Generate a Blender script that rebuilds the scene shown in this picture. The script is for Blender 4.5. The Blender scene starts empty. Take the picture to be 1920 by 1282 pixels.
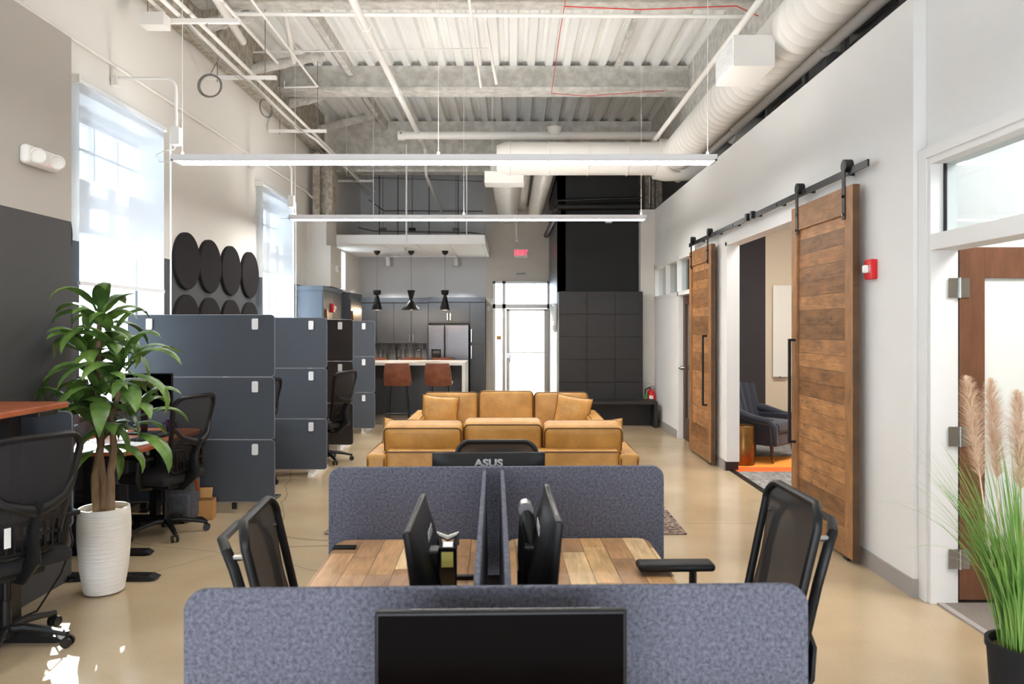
EXPOSURE = 1.18
import bpy, bmesh, math, random
from math import sin, cos, pi, radians, sqrt
from mathutils import Vector, Matrix
random.seed(7)
scene = bpy.context.scene
COL = scene.collection
F = 1370.0; VX = 962.0; VY = 613.0; H = 1.7
def PX(px, d): return (px - VX) * d / F
def PZ(py, d): return H - (py - VY) * d / F
def PP(px, py, d): return Vector((PX(px, d), d, PZ(py, d)))

# ------------------------------------------------------------------ materials
def new_mat(name):
    m = bpy.data.materials.new(name); m.use_nodes = True
    nt = m.node_tree; b = nt.nodes['Principled BSDF']
    return m, nt, b
def lin(c):
    return tuple(((v/255.0)/12.92 if v/255.0 <= .04045 else ((v/255.0+.055)/1.055)**2.4) for v in c) + (1,)
def mat(name, rgb, rough=.5, metal=0, var=0, vscale=5, bump=0, bscale=50, spec=None, stretch=None, coat=0, detail=4, rgb2=None, sheen=0):
    m, nt, b = new_mat(name)
    c = lin(rgb); b.inputs['Base Color'].default_value = c
    b.inputs['Roughness'].default_value = rough; b.inputs['Metallic'].default_value = metal
    if spec is not None: b.inputs['Specular IOR Level'].default_value = spec
    if coat: b.inputs['Coat Weight'].default_value = coat; b.inputs['Coat Roughness'].default_value = .08
    if sheen: b.inputs['Sheen Weight'].default_value = sheen
    if var or bump or rgb2:
        tc = nt.nodes.new('ShaderNodeTexCoord'); mp = nt.nodes.new('ShaderNodeMapping')
        nt.links.new(tc.outputs['Object'], mp.inputs[0])
        if stretch: mp.inputs['Scale'].default_value = stretch
    if var or rgb2:
        n = nt.nodes.new('ShaderNodeTexNoise'); n.inputs['Scale'].default_value = vscale; n.inputs['Detail'].default_value = detail
        nt.links.new(mp.outputs[0], n.inputs[0])
        cr = nt.nodes.new('ShaderNodeValToRGB')
        if rgb2: c0 = c; c1 = lin(rgb2)
        else:
            c0 = tuple(v*(1-var) for v in c[:3]) + (1,); c1 = tuple(min(1, v*(1+var)) for v in c[:3]) + (1,)
        cr.color_ramp.elements[0].position = .35; cr.color_ramp.elements[1].position = .65
        cr.color_ramp.elements[0].color = c0; cr.color_ramp.elements[1].color = c1
        nt.links.new(n.outputs[0], cr.inputs[0]); nt.links.new(cr.outputs[0], b.inputs['Base Color'])
    if bump:
        n2 = nt.nodes.new('ShaderNodeTexNoise'); n2.inputs['Scale'].default_value = bscale; n2.inputs['Detail'].default_value = 3
        nt.links.new(mp.outputs[0], n2.inputs[0])
        bp = nt.nodes.new('ShaderNodeBump'); bp.inputs['Strength'].default_value = bump; bp.inputs['Distance'].default_value = .02
        nt.links.new(n2.outputs[0], bp.inputs['Height']); nt.links.new(bp.outputs[0], b.inputs['Normal'])
    return m
def emis(name, rgb, s):
    m, nt, b = new_mat(name)
    b.inputs['Base Color'].default_value = lin(rgb); b.inputs['Emission Color'].default_value = lin(rgb)
    b.inputs['Emission Strength'].default_value = s
    return m
def math_n(nt, op, a, b=None):
    n = nt.nodes.new('ShaderNodeMath'); n.operation = op
    for i, v in enumerate((a, b)):
        if v is None: continue
        if isinstance(v, (int, float)): n.inputs[i].default_value = v
        else: nt.links.new(v, n.inputs[i])
    return n.outputs[0]
def plank_mat(name, across, along, w, length, cols, rough=.45, grain=.25, knots=0, gap=.0015):
    """across/along: axis index of the object coordinates"""
    m, nt, b = new_mat(name); L = nt.links
    tc = nt.nodes.new('ShaderNodeTexCoord'); sp = nt.nodes.new('ShaderNodeSeparateXYZ'); L.new(tc.outputs['Object'], sp.inputs[0])
    A = math_n(nt, 'ADD', sp.outputs[across], 50.0); B = math_n(nt, 'ADD', sp.outputs[along], 50.0)
    row = math_n(nt, 'FLOOR', math_n(nt, 'DIVIDE', A, w))
    wn = nt.nodes.new('ShaderNodeTexWhiteNoise'); wn.noise_dimensions = '1D'; L.new(row, wn.inputs['W'])
    off = math_n(nt, 'ADD', B, math_n(nt, 'MULTIPLY', wn.outputs['Value'], length * 3))
    col = math_n(nt, 'FLOOR', math_n(nt, 'DIVIDE', off, length))
    cid = math_n(nt, 'ADD', math_n(nt, 'MULTIPLY', row, 17.13), math_n(nt, 'MULTIPLY', col, 3.71))
    wn2 = nt.nodes.new('ShaderNodeTexWhiteNoise'); wn2.noise_dimensions = '1D'; L.new(cid, wn2.inputs['W'])
    cr = nt.nodes.new('ShaderNodeValToRGB'); cr.color_ramp.interpolation = 'CONSTANT'
    els = cr.color_ramp.elements
    while len(els) < len(cols): els.new(.5)
    for i, c in enumerate(cols): els[i].position = i/len(cols); els[i].color = lin(c)
    L.new(wn2.outputs['Value'], cr.inputs[0])
    # grain
    cmb = nt.nodes.new('ShaderNodeCombineXYZ')
    L.new(math_n(nt, 'MULTIPLY', A, 55.0), cmb.inputs[0]); L.new(math_n(nt, 'MULTIPLY', B, 5.0), cmb.inputs[1]); L.new(cid, cmb.inputs[2])
    nz = nt.nodes.new('ShaderNodeTexNoise'); nz.inputs['Scale'].default_value = 1; nz.inputs['Detail'].default_value = 6; nz.inputs['Distortion'].default_value = 1.2
    L.new(cmb.outputs[0], nz.inputs[0])
    cmb2 = nt.nodes.new('ShaderNodeCombineXYZ')
    L.new(math_n(nt, 'MULTIPLY', A, 12.0), cmb2.inputs[0]); L.new(math_n(nt, 'MULTIPLY', B, 5.0), cmb2.inputs[1]); L.new(cid, cmb2.inputs[2])
    nz2 = nt.nodes.new('ShaderNodeTexNoise'); nz2.inputs['Scale'].default_value = 1; nz2.inputs['Detail'].default_value = 3
    L.new(cmb2.outputs[0], nz2.inputs[0])
    g = math_n(nt, 'ADD', math_n(nt, 'MULTIPLY', math_n(nt, 'SUBTRACT', nz.outputs[0], .5), grain*2.4), math_n(nt, 'MULTIPLY', math_n(nt, 'SUBTRACT', nz2.outputs[0], .5), grain*3.2))
    g = math_n(nt, 'ADD', g, 1.0)
    if knots:
        vo = nt.nodes.new('ShaderNodeTexVoronoi'); vo.inputs['Scale'].default_value = 1
        c3 = nt.nodes.new('ShaderNodeCombineXYZ'); L.new(math_n(nt, 'MULTIPLY', A, 9.0), c3.inputs[0]); L.new(math_n(nt, 'MULTIPLY', B, 6.0), c3.inputs[1]); L.new(cid, c3.inputs[2])
        L.new(c3.outputs[0], vo.inputs[0])
        kn = math_n(nt, 'LESS_THAN', vo.outputs['Distance'], .11)
        kn2 = math_n(nt, 'SUBTRACT', 1.0, math_n(nt, 'MULTIPLY', kn, knots))
        g = math_n(nt, 'MULTIPLY', g, kn2)
    # seams
    fa = math_n(nt, 'FRACT', math_n(nt, 'DIVIDE', A, w)); seam = math_n(nt, 'GREATER_THAN', fa, gap / w * 2)
    fb = math_n(nt, 'FRACT', math_n(nt, 'DIVIDE', off, length)); seam2 = math_n(nt, 'GREATER_THAN', fb, gap / length * 2)
    s = math_n(nt, 'ADD', math_n(nt, 'MULTIPLY', math_n(nt, 'MULTIPLY', seam, seam2), .72), .28)
    g = math_n(nt, 'MULTIPLY', g, s)
    mx = nt.nodes.new('ShaderNodeVectorMath'); mx.operation = 'SCALE'; L.new(cr.outputs[0], mx.inputs[0]); L.new(g, mx.inputs['Scale'])
    L.new(mx.outputs[0], b.inputs['Base Color']); b.inputs['Roughness'].default_value = rough
    return m
def speckle(name, dark, light, scale, rough=.95, p0=.3, p1=.7, bump=.3):
    m, nt, b = new_mat(name); L = nt.links
    tc = nt.nodes.new('ShaderNodeTexCoord')
    n = nt.nodes.new('ShaderNodeTexNoise'); n.inputs['Scale'].default_value = scale; n.inputs['Detail'].default_value = 8; n.inputs['Roughness'].default_value = .8
    L.new(tc.outputs['Object'], n.inputs[0])
    cr = nt.nodes.new('ShaderNodeValToRGB'); e = cr.color_ramp.elements
    e[0].position = p0; e[1].position = p1; e[0].color = lin(dark); e[1].color = lin(light)
    L.new(n.outputs[0], cr.inputs[0]); L.new(cr.outputs[0], b.inputs['Base Color']); b.inputs['Roughness'].default_value = rough
    b.inputs['Specular IOR Level'].default_value = .2
    bp = nt.nodes.new('ShaderNodeBump'); bp.inputs['Strength'].default_value = bump; bp.inputs['Distance'].default_value = .003
    L.new(n.outputs[0], bp.inputs['Height']); L.new(bp.outputs[0], b.inputs['Normal'])
    return m
def mesh_fabric(name, rgb, alpha, scale=260):
    m, nt, b = new_mat(name); L = nt.links
    b.inputs['Base Color'].default_value = lin(rgb); b.inputs['Roughness'].default_value = .7
    b.inputs['Alpha'].default_value = alpha
    return m
def glass(name, rgb=(240, 246, 248), rough=0.0, alpha=.12):
    """thin architectural pane: mostly clear with a fresnel reflection"""
    m, nt, b = new_mat(name); L = nt.links
    out = nt.nodes['Material Output']
    tr = nt.nodes.new('ShaderNodeBsdfTransparent'); tr.inputs[0].default_value = lin(rgb)
    gl = nt.nodes.new('ShaderNodeBsdfGlossy'); gl.inputs['Roughness'].default_value = rough
    lw = nt.nodes.new('ShaderNodeLayerWeight'); lw.inputs[0].default_value = .5
    ad = math_n(nt, 'ADD', math_n(nt, 'MULTIPLY', math_n(nt, 'POWER', lw.outputs['Facing'], 4.0), .6), alpha * .35)
    mx = nt.nodes.new('ShaderNodeMixShader'); L.new(ad, mx.inputs[0]); L.new(tr.outputs[0], mx.inputs[1]); L.new(gl.outputs[0], mx.inputs[2])
    L.new(mx.outputs[0], out.inputs[0]); nt.nodes.remove(b)
    return m
def shade_mat(name, see, rgb):
    """woven solar shade: part open weave, part translucent yarn"""
    m, nt, b = new_mat(name); L = nt.links; out = nt.nodes['Material Output']
    tr = nt.nodes.new('ShaderNodeBsdfTransparent')
    tl = nt.nodes.new('ShaderNodeBsdfTranslucent'); tl.inputs[0].default_value = lin(rgb)
    df = nt.nodes.new('ShaderNodeBsdfDiffuse'); df.inputs[0].default_value = lin(rgb)
    m1 = nt.nodes.new('ShaderNodeMixShader'); m1.inputs[0].default_value = .74; L.new(tl.outputs[0], m1.inputs[1]); L.new(df.outputs[0], m1.inputs[2])
    m2 = nt.nodes.new('ShaderNodeMixShader'); m2.inputs[0].default_value = see; L.new(m1.outputs[0], m2.inputs[1]); L.new(tr.outputs[0], m2.inputs[2])
    L.new(m2.outputs[0], out.inputs[0]); nt.nodes.remove(b)
    return m
def brick_mat(name, c1, c2, mortar, w, h, msize, rot, rough=.3):
    m, nt, b = new_mat(name); L = nt.links
    tc = nt.nodes.new('ShaderNodeTexCoord'); mp = nt.nodes.new('ShaderNodeMapping'); mp.inputs['Rotation'].default_value = rot
    L.new(tc.outputs['Object'], mp.inputs[0])
    br = nt.nodes.new('ShaderNodeTexBrick'); br.inputs['Scale'].default_value = 1; br.inputs['Brick Width'].default_value = w; br.inputs['Row Height'].default_value = h
    br.inputs['Mortar Size'].default_value = msize; br.inputs['Color1'].default_value = lin(c1); br.inputs['Color2'].default_value = lin(c2); br.inputs['Mortar'].default_value = lin(mortar)
    L.new(mp.outputs[0], br.inputs[0]); L.new(br.outputs[0], b.inputs['Base Color']); b.inputs['Roughness'].default_value = rough
    return m

M = {}
M['white'] = mat('painted_wall_white', (226, 225, 223), .75, var=.015, vscale=1.2, bump=.06, bscale=120)
M['cream'] = mat('painted_wall_cream', (214, 209, 202), .8, var=.02, vscale=1.5, bump=.06, bscale=120)
M['greige'] = mat('painted_wall_greige', (212, 207, 199), .8, var=.02, vscale=1.5, bump=.12, bscale=150)
M['charcoal'] = mat('painted_wall_charcoal', (70, 71, 74), .6, var=.05, vscale=3, bump=.12, bscale=150)
M['charcoal_smooth'] = mat('painted_charcoal_smooth', (56, 56, 58), .38, var=.04, vscale=3)
M['concretewall'] = mat('grey_wall', (212, 213, 215), .8, var=.03, vscale=2)
M['black_wall'] = mat('black_wall', (36, 36, 37), .8, var=.06, vscale=4, bump=.08, bscale=160)
M['locker'] = mat('locker_laminate', (31, 28, 28), .55, var=.08, vscale=30, stretch=(1, 1, .3))
M['deck'] = mat('painted_steel_deck', (234, 234, 232), .55, var=.04, vscale=2.5, stretch=(1, .3, 1), bump=.05, bscale=30)
M['spray'] = mat('sprayed_fireproofing', (190, 187, 180), .95, rgb2=(217, 214, 208), vscale=9, bump=.9, bscale=38)
M['spray_dark'] = mat('sprayed_fireproofing_raw', (150, 141, 127), .95, rgb2=(190, 182, 168), vscale=14, bump=.9, bscale=45)
M['pipe'] = mat('painted_pipe_white', (236, 233, 228), .4)
M['duct'] = mat('painted_duct_white', (234, 231, 225), .42, var=.02, vscale=2)
M['lamp_shell'] = mat('lamp_shell_white', (225, 225, 227), .45)
M['lens'] = emis('lamp_lens', (255, 253, 250), 11)
M['uplight_fill'] = emis('added_uplight_glow', (255, 252, 246), 11)  # glow for the upward emitters added on the light bars
M['lens_far'] = emis('far_lamp_lens', (255, 252, 246), 24)
M['lens_near'] = emis('near_lamp_lens', (255, 252, 246), 5)
M['black'] = mat('black_plastic', (19, 18, 19), .42, spec=.35)
M['black_gloss'] = mat('black_gloss_plastic', (12, 12, 14), .12)
M['black_metal'] = mat('black_powder_coat', (28, 28, 30), .4, metal=.3)
M['black_soft'] = mat('black_seat_fabric', (30, 29, 31), .9, var=.15, vscale=150)
M['mesh'] = mesh_fabric('chair_mesh_black', (30, 28, 30), .74)
M['mesh2'] = mesh_fabric('chair_mesh_charcoal', (46, 43, 42), .93)
M['felt'] = speckle('blue_grey_felt', (58, 59, 71), (134, 136, 150), 95, p0=.34, p1=.68, bump=.08)
M['felt_edge'] = speckle('felt_cut_edge', (125, 125, 132), (170, 170, 176), 80)
M['felt_dark'] = speckle('charcoal_felt', (56, 60, 66), (92, 97, 104), 160, p0=.3, p1=.7, bump=.15)
M['felt_shaded'] = speckle('shaded_brown_felt', (48, 45, 44), (66, 62, 61), 160, p0=.3, p1=.7, bump=.15)  # third stack's dimmer lighting put into a darker brown felt
M['felt_black'] = speckle('black_felt', (34, 32, 34), (48, 45, 47), 200, bump=.3)
M['clip'] = mat('white_clip', (226, 226, 226), .4)
M['desk_wood'] = plank_mat('reclaimed_desk_planks', 0, 1, .098, .46, [(222,180,128),(190,146,104),(232,196,148),(168,130,96),(216,168,116),(204,160,116),(238,204,158),(176,136,100),(220,174,122)], .42, .34)
M['cherry'] = mat('cherry_desk_top', (150, 78, 48), .3, rgb2=(178, 98, 62), vscale=3, stretch=(12, 1, 1), detail=6)
M['barn'] = plank_mat('barn_door_planks', 2, 1, .118, 400.0, [(138,96,58),(156,110,68),(122,84,48),(148,102,60),(166,118,74),(132,90,52)], .5, .5, knots=.55, gap=.002)
M['barn_v'] = plank_mat('barn_door_stiles', 1, 2, .5, 6.0, [(140,98,60),(152,108,68)], .5, .4, knots=.3, gap=0)
M['barn_h'] = plank_mat('barn_door_rails', 2, 1, .7, 6.0, [(144,102,62),(156,112,70)], .5, .4, knots=.3, gap=0)
M['walnut'] = plank_mat('walnut_door', 0, 2, .6, 8.0, [(112,74,52),(122,82,58)], .38, .22, gap=0)
M['walnut_dark'] = mat('walnut_door_edge', (70, 46, 36), .5, var=.15, vscale=4, stretch=(8, 8, .6))
M['leather'] = mat('tan_leather', (178, 128, 58), .42, rgb2=(200, 149, 76), vscale=6, bump=.22, bscale=26)
M['piping'] = mat('brown_leather_piping', (92, 56, 22), .5)
M['stool_leather'] = mat('cognac_stool_leather', (108, 60, 40), .5, rgb2=(130, 76, 52), vscale=8, bump=.15, bscale=40)
M['chrome'] = mat('brushed_nickel', (190, 190, 188), .25, metal=1)
M['alu'] = mat('anodised_aluminium', (176, 174, 170), .4, metal=.6)
M['steel'] = mat('stainless_steel', (118, 116, 118), .3, metal=1, var=.06, vscale=6, stretch=(1, 1, 12))
M['brass'] = mat('aged_brass', (150, 112, 62), .32, metal=.9, rgb2=(112, 78, 44), vscale=6)
M['cab'] = mat('cabinet_slate', (66, 72, 80), .45, var=.05, vscale=4)
M['cab_side'] = mat('cabinet_slate_side', (86, 96, 108), .45, var=.03, vscale=3)
M['quartz'] = mat('white_quartz', (224, 220, 212), .25, var=.03, vscale=8)
M['tile'] = brick_mat('backsplash_tiles', (92, 94, 98), (150, 152, 156), (60, 60, 62), .05, .20, .003, (pi/2, 0, 0), .2)
M['leaf'] = mat('glossy_leaf', (54, 82, 38), .34, rgb2=(112, 146, 66), vscale=7)
M['leaf'].node_tree.nodes['Principled BSDF'].inputs['Subsurface Weight'].default_value = .0
M['bark'] = mat('plant_bark', (108, 84, 62), .9, rgb2=(142, 116, 90), vscale=14, bump=.6, bscale=60, stretch=(1, 1, .3))
M['pot_white'] = mat('ribbed_white_ceramic', (226, 222, 214), .6, var=.03, vscale=30, bump=.25, bscale=14, stretch=(.3, .3, 9))
M['soil'] = mat('potting_moss', (84, 70, 42), .95, rgb2=(124, 108, 62), vscale=60, bump=.8, bscale=80)
M['grass'] = mat('faux_grass', (96, 148, 62), .5, rgb2=(150, 190, 98), vscale=4)
M['plume'] = mat('pampas_plume', (228, 196, 164), .9, rgb2=(244, 220, 194), vscale=40)
M['red'] = mat('alarm_red', (212, 28, 34), .35)
M['red_wire'] = mat('red_cable', (206, 52, 48), .5)
M['green_tag'] = mat('green_tag', (70, 170, 84), .5)
M['paper'] = mat('white_paper', (238, 238, 236), .6)
M['cardboard'] = mat('cardboard', (186, 138, 84), .85, var=.05, vscale=8)
M['navy'] = mat('navy_upholstery', (29, 32, 44), .85, var=.12, vscale=60, sheen=.3)
M['mug'] = mat('blue_glaze', (20, 26, 78), .15)
M['denim'] = mat('grey_backpack_cloth', (82, 82, 88), .9, var=.15, vscale=40)
M['orange_strap'] = mat('orange_strap', (214, 96, 36), .7)
M['baseboard'] = mat('rubber_base_grey', (158, 152, 148), .5)
M['dark_base'] = mat('rubber_base_dark', (52, 34, 36), .5)
M['glass'] = glass('clear_glass')
M['frost'] = mat('frosted_film', (232, 236, 232), .5)
M['shade'] = shade_mat('solar_shade_fabric', .46, (208, 211, 215))
M['window_frame'] = mat('white_window_frame', (232, 234, 238), .5)
M['rug'] = speckle('vintage_rug', (58, 48, 46), (176, 156, 142), 26, p0=.42, p1=.6)
M['orange_carpet'] = speckle('orange_carpet', (240, 146, 52), (255, 172, 84), 200)
M['red_carpet'] = speckle('red_orange_carpet', (232, 96, 44), (250, 120, 62), 200)
M['grey_carpet'] = speckle('grey_carpet', (104, 100, 98), (158, 154, 150), 12, p0=.4, p1=.6)
M['office_carpet'] = speckle('office_carpet', (104, 96, 90), (140, 130, 122), 120)
M['tan_wall'] = mat('tan_wall', (206, 190, 166), .8)
M['plum_wall'] = mat('dark_plum_wall', (50, 44, 46), .8, var=.05, vscale=4)
M['whiteboard'] = mat('glass_whiteboard', (226, 222, 212), .1)
M['galv'] = mat('galvanised_steel', (150, 150, 150), .4, metal=.8, var=.12, vscale=12)
M['wire'] = mat('grey_wire', (120, 118, 116), .5)
M['led'] = emis('exit_red', (255, 40, 70), 1.6)
M['pend_in'] = emis('pendant_glow', (255, 190, 130), 1.2)
M['yellow'] = mat('yellow_label', (216, 206, 110), .6)
M['screen'] = mat('dark_screen', (6, 4, 4), .12, spec=.05)
M['logo'] = mat('silver_logo', (208, 208, 210), .3, metal=.4)

def floor_material():
    m, nt, b = new_mat('polished_concrete'); L = nt.links
    tc = nt.nodes.new('ShaderNodeTexCoord')
    n = nt.nodes.new('ShaderNodeTexNoise'); n.inputs['Scale'].default_value = .9; n.inputs['Detail'].default_value = 7
    L.new(tc.outputs['Object'], n.inputs[0])
    cr = nt.nodes.new('ShaderNodeValToRGB'); e = cr.color_ramp.elements
    e[0].position = .3; e[1].position = .72; e[0].color = lin((168, 146, 116)); e[1].color = lin((198, 177, 146))
    L.new(n.outputs[0], cr.inputs[0])
    s = nt.nodes.new('ShaderNodeTexNoise'); s.inputs['Scale'].default_value = 90; s.inputs['Detail'].default_value = 3
    L.new(tc.outputs['Object'], s.inputs[0])
    k = math_n(nt, 'ADD', math_n(nt, 'MULTIPLY', s.outputs[0], .28), .86)
    # cracks
    v = nt.nodes.new('ShaderNodeTexVoronoi'); v.feature = 'DISTANCE_TO_EDGE'; v.inputs['Scale'].default_value = .27
    wv = nt.nodes.new('ShaderNodeTexNoise'); wv.inputs['Scale'].default_value = 2.2; L.new(tc.outputs['Object'], wv.inputs[0])
    vm = nt.nodes.new('ShaderNodeVectorMath'); vm.operation = 'MULTIPLY_ADD'; L.new(wv.outputs['Color'], vm.inputs[0]); vm.inputs[1].default_value = (.14, .14, 0); L.new(tc.outputs['Object'], vm.inputs[2])
    L.new(vm.outputs[0], v.inputs[0])
    ck = math_n(nt, 'ADD', math_n(nt, 'MULTIPLY', math_n(nt, 'GREATER_THAN', v.outputs['Distance'], .0016), .25), .75)
    k = math_n(nt, 'MULTIPLY', k, ck)
    mx = nt.nodes.new('ShaderNodeVectorMath'); mx.operation = 'SCALE'; L.new(cr.outputs[0], mx.inputs[0]); L.new(k, mx.inputs['Scale'])
    L.new(mx.outputs[0], b.inputs['Base Color'])
    r = math_n(nt, 'ADD', math_n(nt, 'MULTIPLY', n.outputs[0], .14), .10)
    L.new(r, b.inputs['Roughness']); b.inputs['Specular IOR Level'].default_value = .6
    return m
M['floor'] = floor_material()

# ------------------------------------------------------------------ mesh builder
class MB:
    def __init__(s): s.v = []; s.f = []; s.T = Matrix()
    def add(s, vs, fs):
        n = len(s.v); s.v += [tuple(s.T @ Vector(p)) for p in vs]; s.f += [tuple(i + n for i in f) for f in fs]; return s
    def box(s, x0, x1, y0, y1, z0, z1):
        return s.add([(x0,y0,z0),(x1,y0,z0),(x1,y1,z0),(x0,y1,z0),(x0,y0,z1),(x1,y0,z1),(x1,y1,z1),(x0,y1,z1)],
                     [(0,3,2,1),(4,5,6,7),(0,1,5,4),(1,2,6,5),(2,3,7,6),(3,0,4,7)])
    def cyl(s, p0, p1, r0, r1=None, n=12):
        return s.tube([p0, p1], [r0, r0 if r1 is None else r1], n)
    def tube(s, pts, r, n=8, closed=False, flat=None):
        """flat=(sx,sy) scales the section along the two frame directions"""
        pts = [Vector(p) for p in pts]; N = len(pts)
        rs = r if isinstance(r, (list, tuple)) else [r]*N
        sx, sy = flat or (1, 1)
        tang = []
        for i in range(N):
            if closed: t = pts[(i+1) % N] - pts[i-1]
            else: t = pts[min(i+1, N-1)] - pts[max(i-1, 0)]
            tang.append(t.normalized())
        ref = Vector((0, 0, 1)) if abs(tang[0].z) < .9 else Vector((1, 0, 0))
        u = (ref - tang[0]*ref.dot(tang[0])).normalized()
        vs = []
        for i in range(N):
            u = (u - tang[i]*u.dot(tang[i])).normalized(); w = tang[i].cross(u)
            for k in range(n):
                a = 2*pi*k/n
                vs.append(pts[i] + (u*cos(a)*sx + w*sin(a)*sy)*rs[i])
        fs = []
        for i in range(N if closed else N-1):
            j = (i+1) % N
            for k in range(n): fs.append((i*n+k, i*n+(k+1) % n, j*n+(k+1) % n, j*n+k))
        if not closed:
            fs.append(tuple(range(n))[::-1]); fs.append(tuple((N-1)*n+k for k in range(n)))
        return s.add(vs, fs)
    def lathe(s, prof, n=24, c=(0, 0, 0)):
        vs = [(c[0]+r*cos(2*pi*k/n), c[1]+r*sin(2*pi*k/n), c[2]+z) for r, z in prof for k in range(n)]
        fs = [(i*n+k, i*n+(k+1) % n, (i+1)*n+(k+1) % n, (i+1)*n+k) for i in range(len(prof)-1) for k in range(n)]
        if prof[0][0] > 1e-5: fs.append(tuple(range(n))[::-1])
        if prof[-1][0] > 1e-5: fs.append(tuple((len(prof)-1)*n+k for k in range(n)))
        return s.add(vs, fs)
    def prism(s, poly, axis, a, b):
        """poly of (p,q); axis 0: (x; y,z), 1: (y; x,z), 2: (z; x,y)"""
        def pt(p, q, t): return (t, p, q) if axis == 0 else ((p, t, q) if axis == 1 else (p, q, t))
        n = len(poly)
        vs = [pt(p, q, a) for p, q in poly] + [pt(p, q, b) for p, q in poly]
        return s.add(vs, [tuple(range(n)), tuple(range(2*n-1, n-1, -1))] + [(i, (i+1) % n, n+(i+1) % n, n+i) for i in range(n)])
    def rrect(s, x0, x1, z0, z1, r, axis, a, b, n=6, corners=(1, 1, 1, 1)):
        p = []
        for ci, (cx, cz, a0) in enumerate(((x1-r, z1-r, 0), (x0+r, z1-r, 90), (x0+r, z0+r, 180), (x1-r, z0+r, 270))):
            if corners[ci]:
                for k in range(n+1): t = radians(a0+90*k/n); p.append((cx+r*cos(t), cz+r*sin(t)))
            else:
                sx = x1 if ci in (0, 3) else x0; sz = z1 if ci < 2 else z0; p.append((sx, sz))
        return s.prism(p, axis, a, b)
    def rbox(s, c, w, d, h, r=.02, n=4, m=6, bulge=0, bax=2):
        """rounded box; bulge puffs along axis bax"""
        half = (w/2, d/2, h/2)
        def samples(a):
            a1 = max(a-r, 1e-4)
            inner = [-a1 + 2*a1*i/m for i in range(m+1)]
            e = [a - r + r*(1 - cos(pi/2*(i/n)))*0 + r*math.tan(pi/4*i/n) for i in range(1, n+1)]
            return [-v for v in reversed(e)] + inner + e
        for ax in range(3):
            o = [i for i in range(3) if i != ax]
            S0 = samples(half[o[0]]); S1 = samples(half[o[1]])
            for sg in (-1, 1):
                vs = []
                for p in S0:
                    for q in S1:
                        pos = [0, 0, 0]; pos[ax] = sg*half[ax]; pos[o[0]] = p; pos[o[1]] = q
                        inn = [max(-(half[i]-r), min(half[i]-r, pos[i])) for i in range(3)]
                        dv = Vector([pos[i]-inn[i] for i in range(3)])
                        if dv.length > 0: dv = dv.normalized()*r
                        P = Vector(inn) + dv
                        if bulge:
                            oo = [i for i in range(3) if i != bax]
                            u = P[oo[0]]/half[oo[0]]; v2 = P[oo[1]]/half[oo[1]]
                            P[bax] *= 1 + bulge*(1-u*u)*(1-v2*v2)
                        vs.append((P.x+c[0], P.y+c[1], P.z+c[2]))
                k = len(S1)
                fs = [(i*k+j, i*k+j+1, (i+1)*k+j+1, (i+1)*k+j) for i in range(len(S0)-1) for j in range(k-1)]
                s.add(vs, fs)
        return s
    def grid(s, fn, nu, nv, thick=0):
        vs = [fn(i/nu, j/nv) for i in range(nu+1) for j in range(nv+1)]
        return s.add(vs, [(i*(nv+1)+j, (i+1)*(nv+1)+j, (i+1)*(nv+1)+j+1, i*(nv+1)+j+1) for i in range(nu) for j in range(nv)])
    def slab(s, fn, nu, nv):
        """fn(u,v,side) side 0/1: closed sheet with thickness"""
        W = nv+1; n0 = (nu+1)*W
        vs = [fn(i/nu, j/nv, k) for k in (0, 1) for i in range(nu+1) for j in range(nv+1)]
        fs = []
        for k in (0, 1):
            for i in range(nu):
                for j in range(nv): fs.append(tuple(k*n0 + t for t in (i*W+j, (i+1)*W+j, (i+1)*W+j+1, i*W+j+1)))
        ring = [i*W for i in range(nu+1)] + [nu*W+j for j in range(1, nv+1)] + [i*W+nv for i in range(nu-1, -1, -1)] + [j for j in range(nv-1, 0, -1)]
        for a, b in zip(ring, ring[1:]+ring[:1]): fs.append((a, b, n0+b, n0+a))
        return s.add(vs, fs)
    def build(s, name, m, parent=None, smooth=False, bevel=0, merge=True):
        me = bpy.data.meshes.new(name); me.from_pydata(s.v, [], s.f)
        bm = bmesh.new(); bm.from_mesh(me)
        if merge: bmesh.ops.remove_doubles(bm, verts=bm.verts, dist=1e-5)
        bmesh.ops.recalc_face_normals(bm, faces=bm.faces)
        if smooth:
            for f in bm.faces: f.smooth = True
            for e in bm.edges:
                if len(e.link_faces) == 2 and e.calc_face_angle(0) > radians(42): e.smooth = False
        bm.to_mesh(me); bm.free()
        me.materials.append(M[m] if isinstance(m, str) else m)
        o = bpy.data.objects.new(name, me); COL.objects.link(o)
        if parent: o.parent = parent
        if bevel:
            b = o.modifiers.new('bevel', 'BEVEL'); b.width = bevel; b.segments = 2; b.limit_method = 'ANGLE'
        return o
def tag(o, label, cat, group=None, kind=None):
    if label: o['label'] = label
    if cat: o['category'] = cat
    if group: o['group'] = group
    if kind: o['kind'] = kind
    return o
def thing(name, label, cat, loc=(0, 0, 0), rz=0, group=None, kind=None, rot=None):
    o = bpy.data.objects.new(name, None); COL.objects.link(o); o.empty_display_size = .1
    o.location = loc; o.rotation_euler = rot or (0, 0, rz)
    return tag(o, label, cat, group, kind)
def struct(o):
    o['kind'] = 'structure'; return o
def dup(root, label, loc=None, rz=None, group=None):
    r = root.copy(); COL.objects.link(r)
    for ch in list(root.children):
        c = ch.copy(); COL.objects.link(c); c.parent = r
        for g in list(ch.children):
            d = g.copy(); COL.objects.link(d); d.parent = c
    if label: r['label'] = label
    if loc is not None: r.location = loc
    if rz is not None: r.rotation_euler = (0, 0, rz)
    if group: r['group'] = group
    return r
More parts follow.
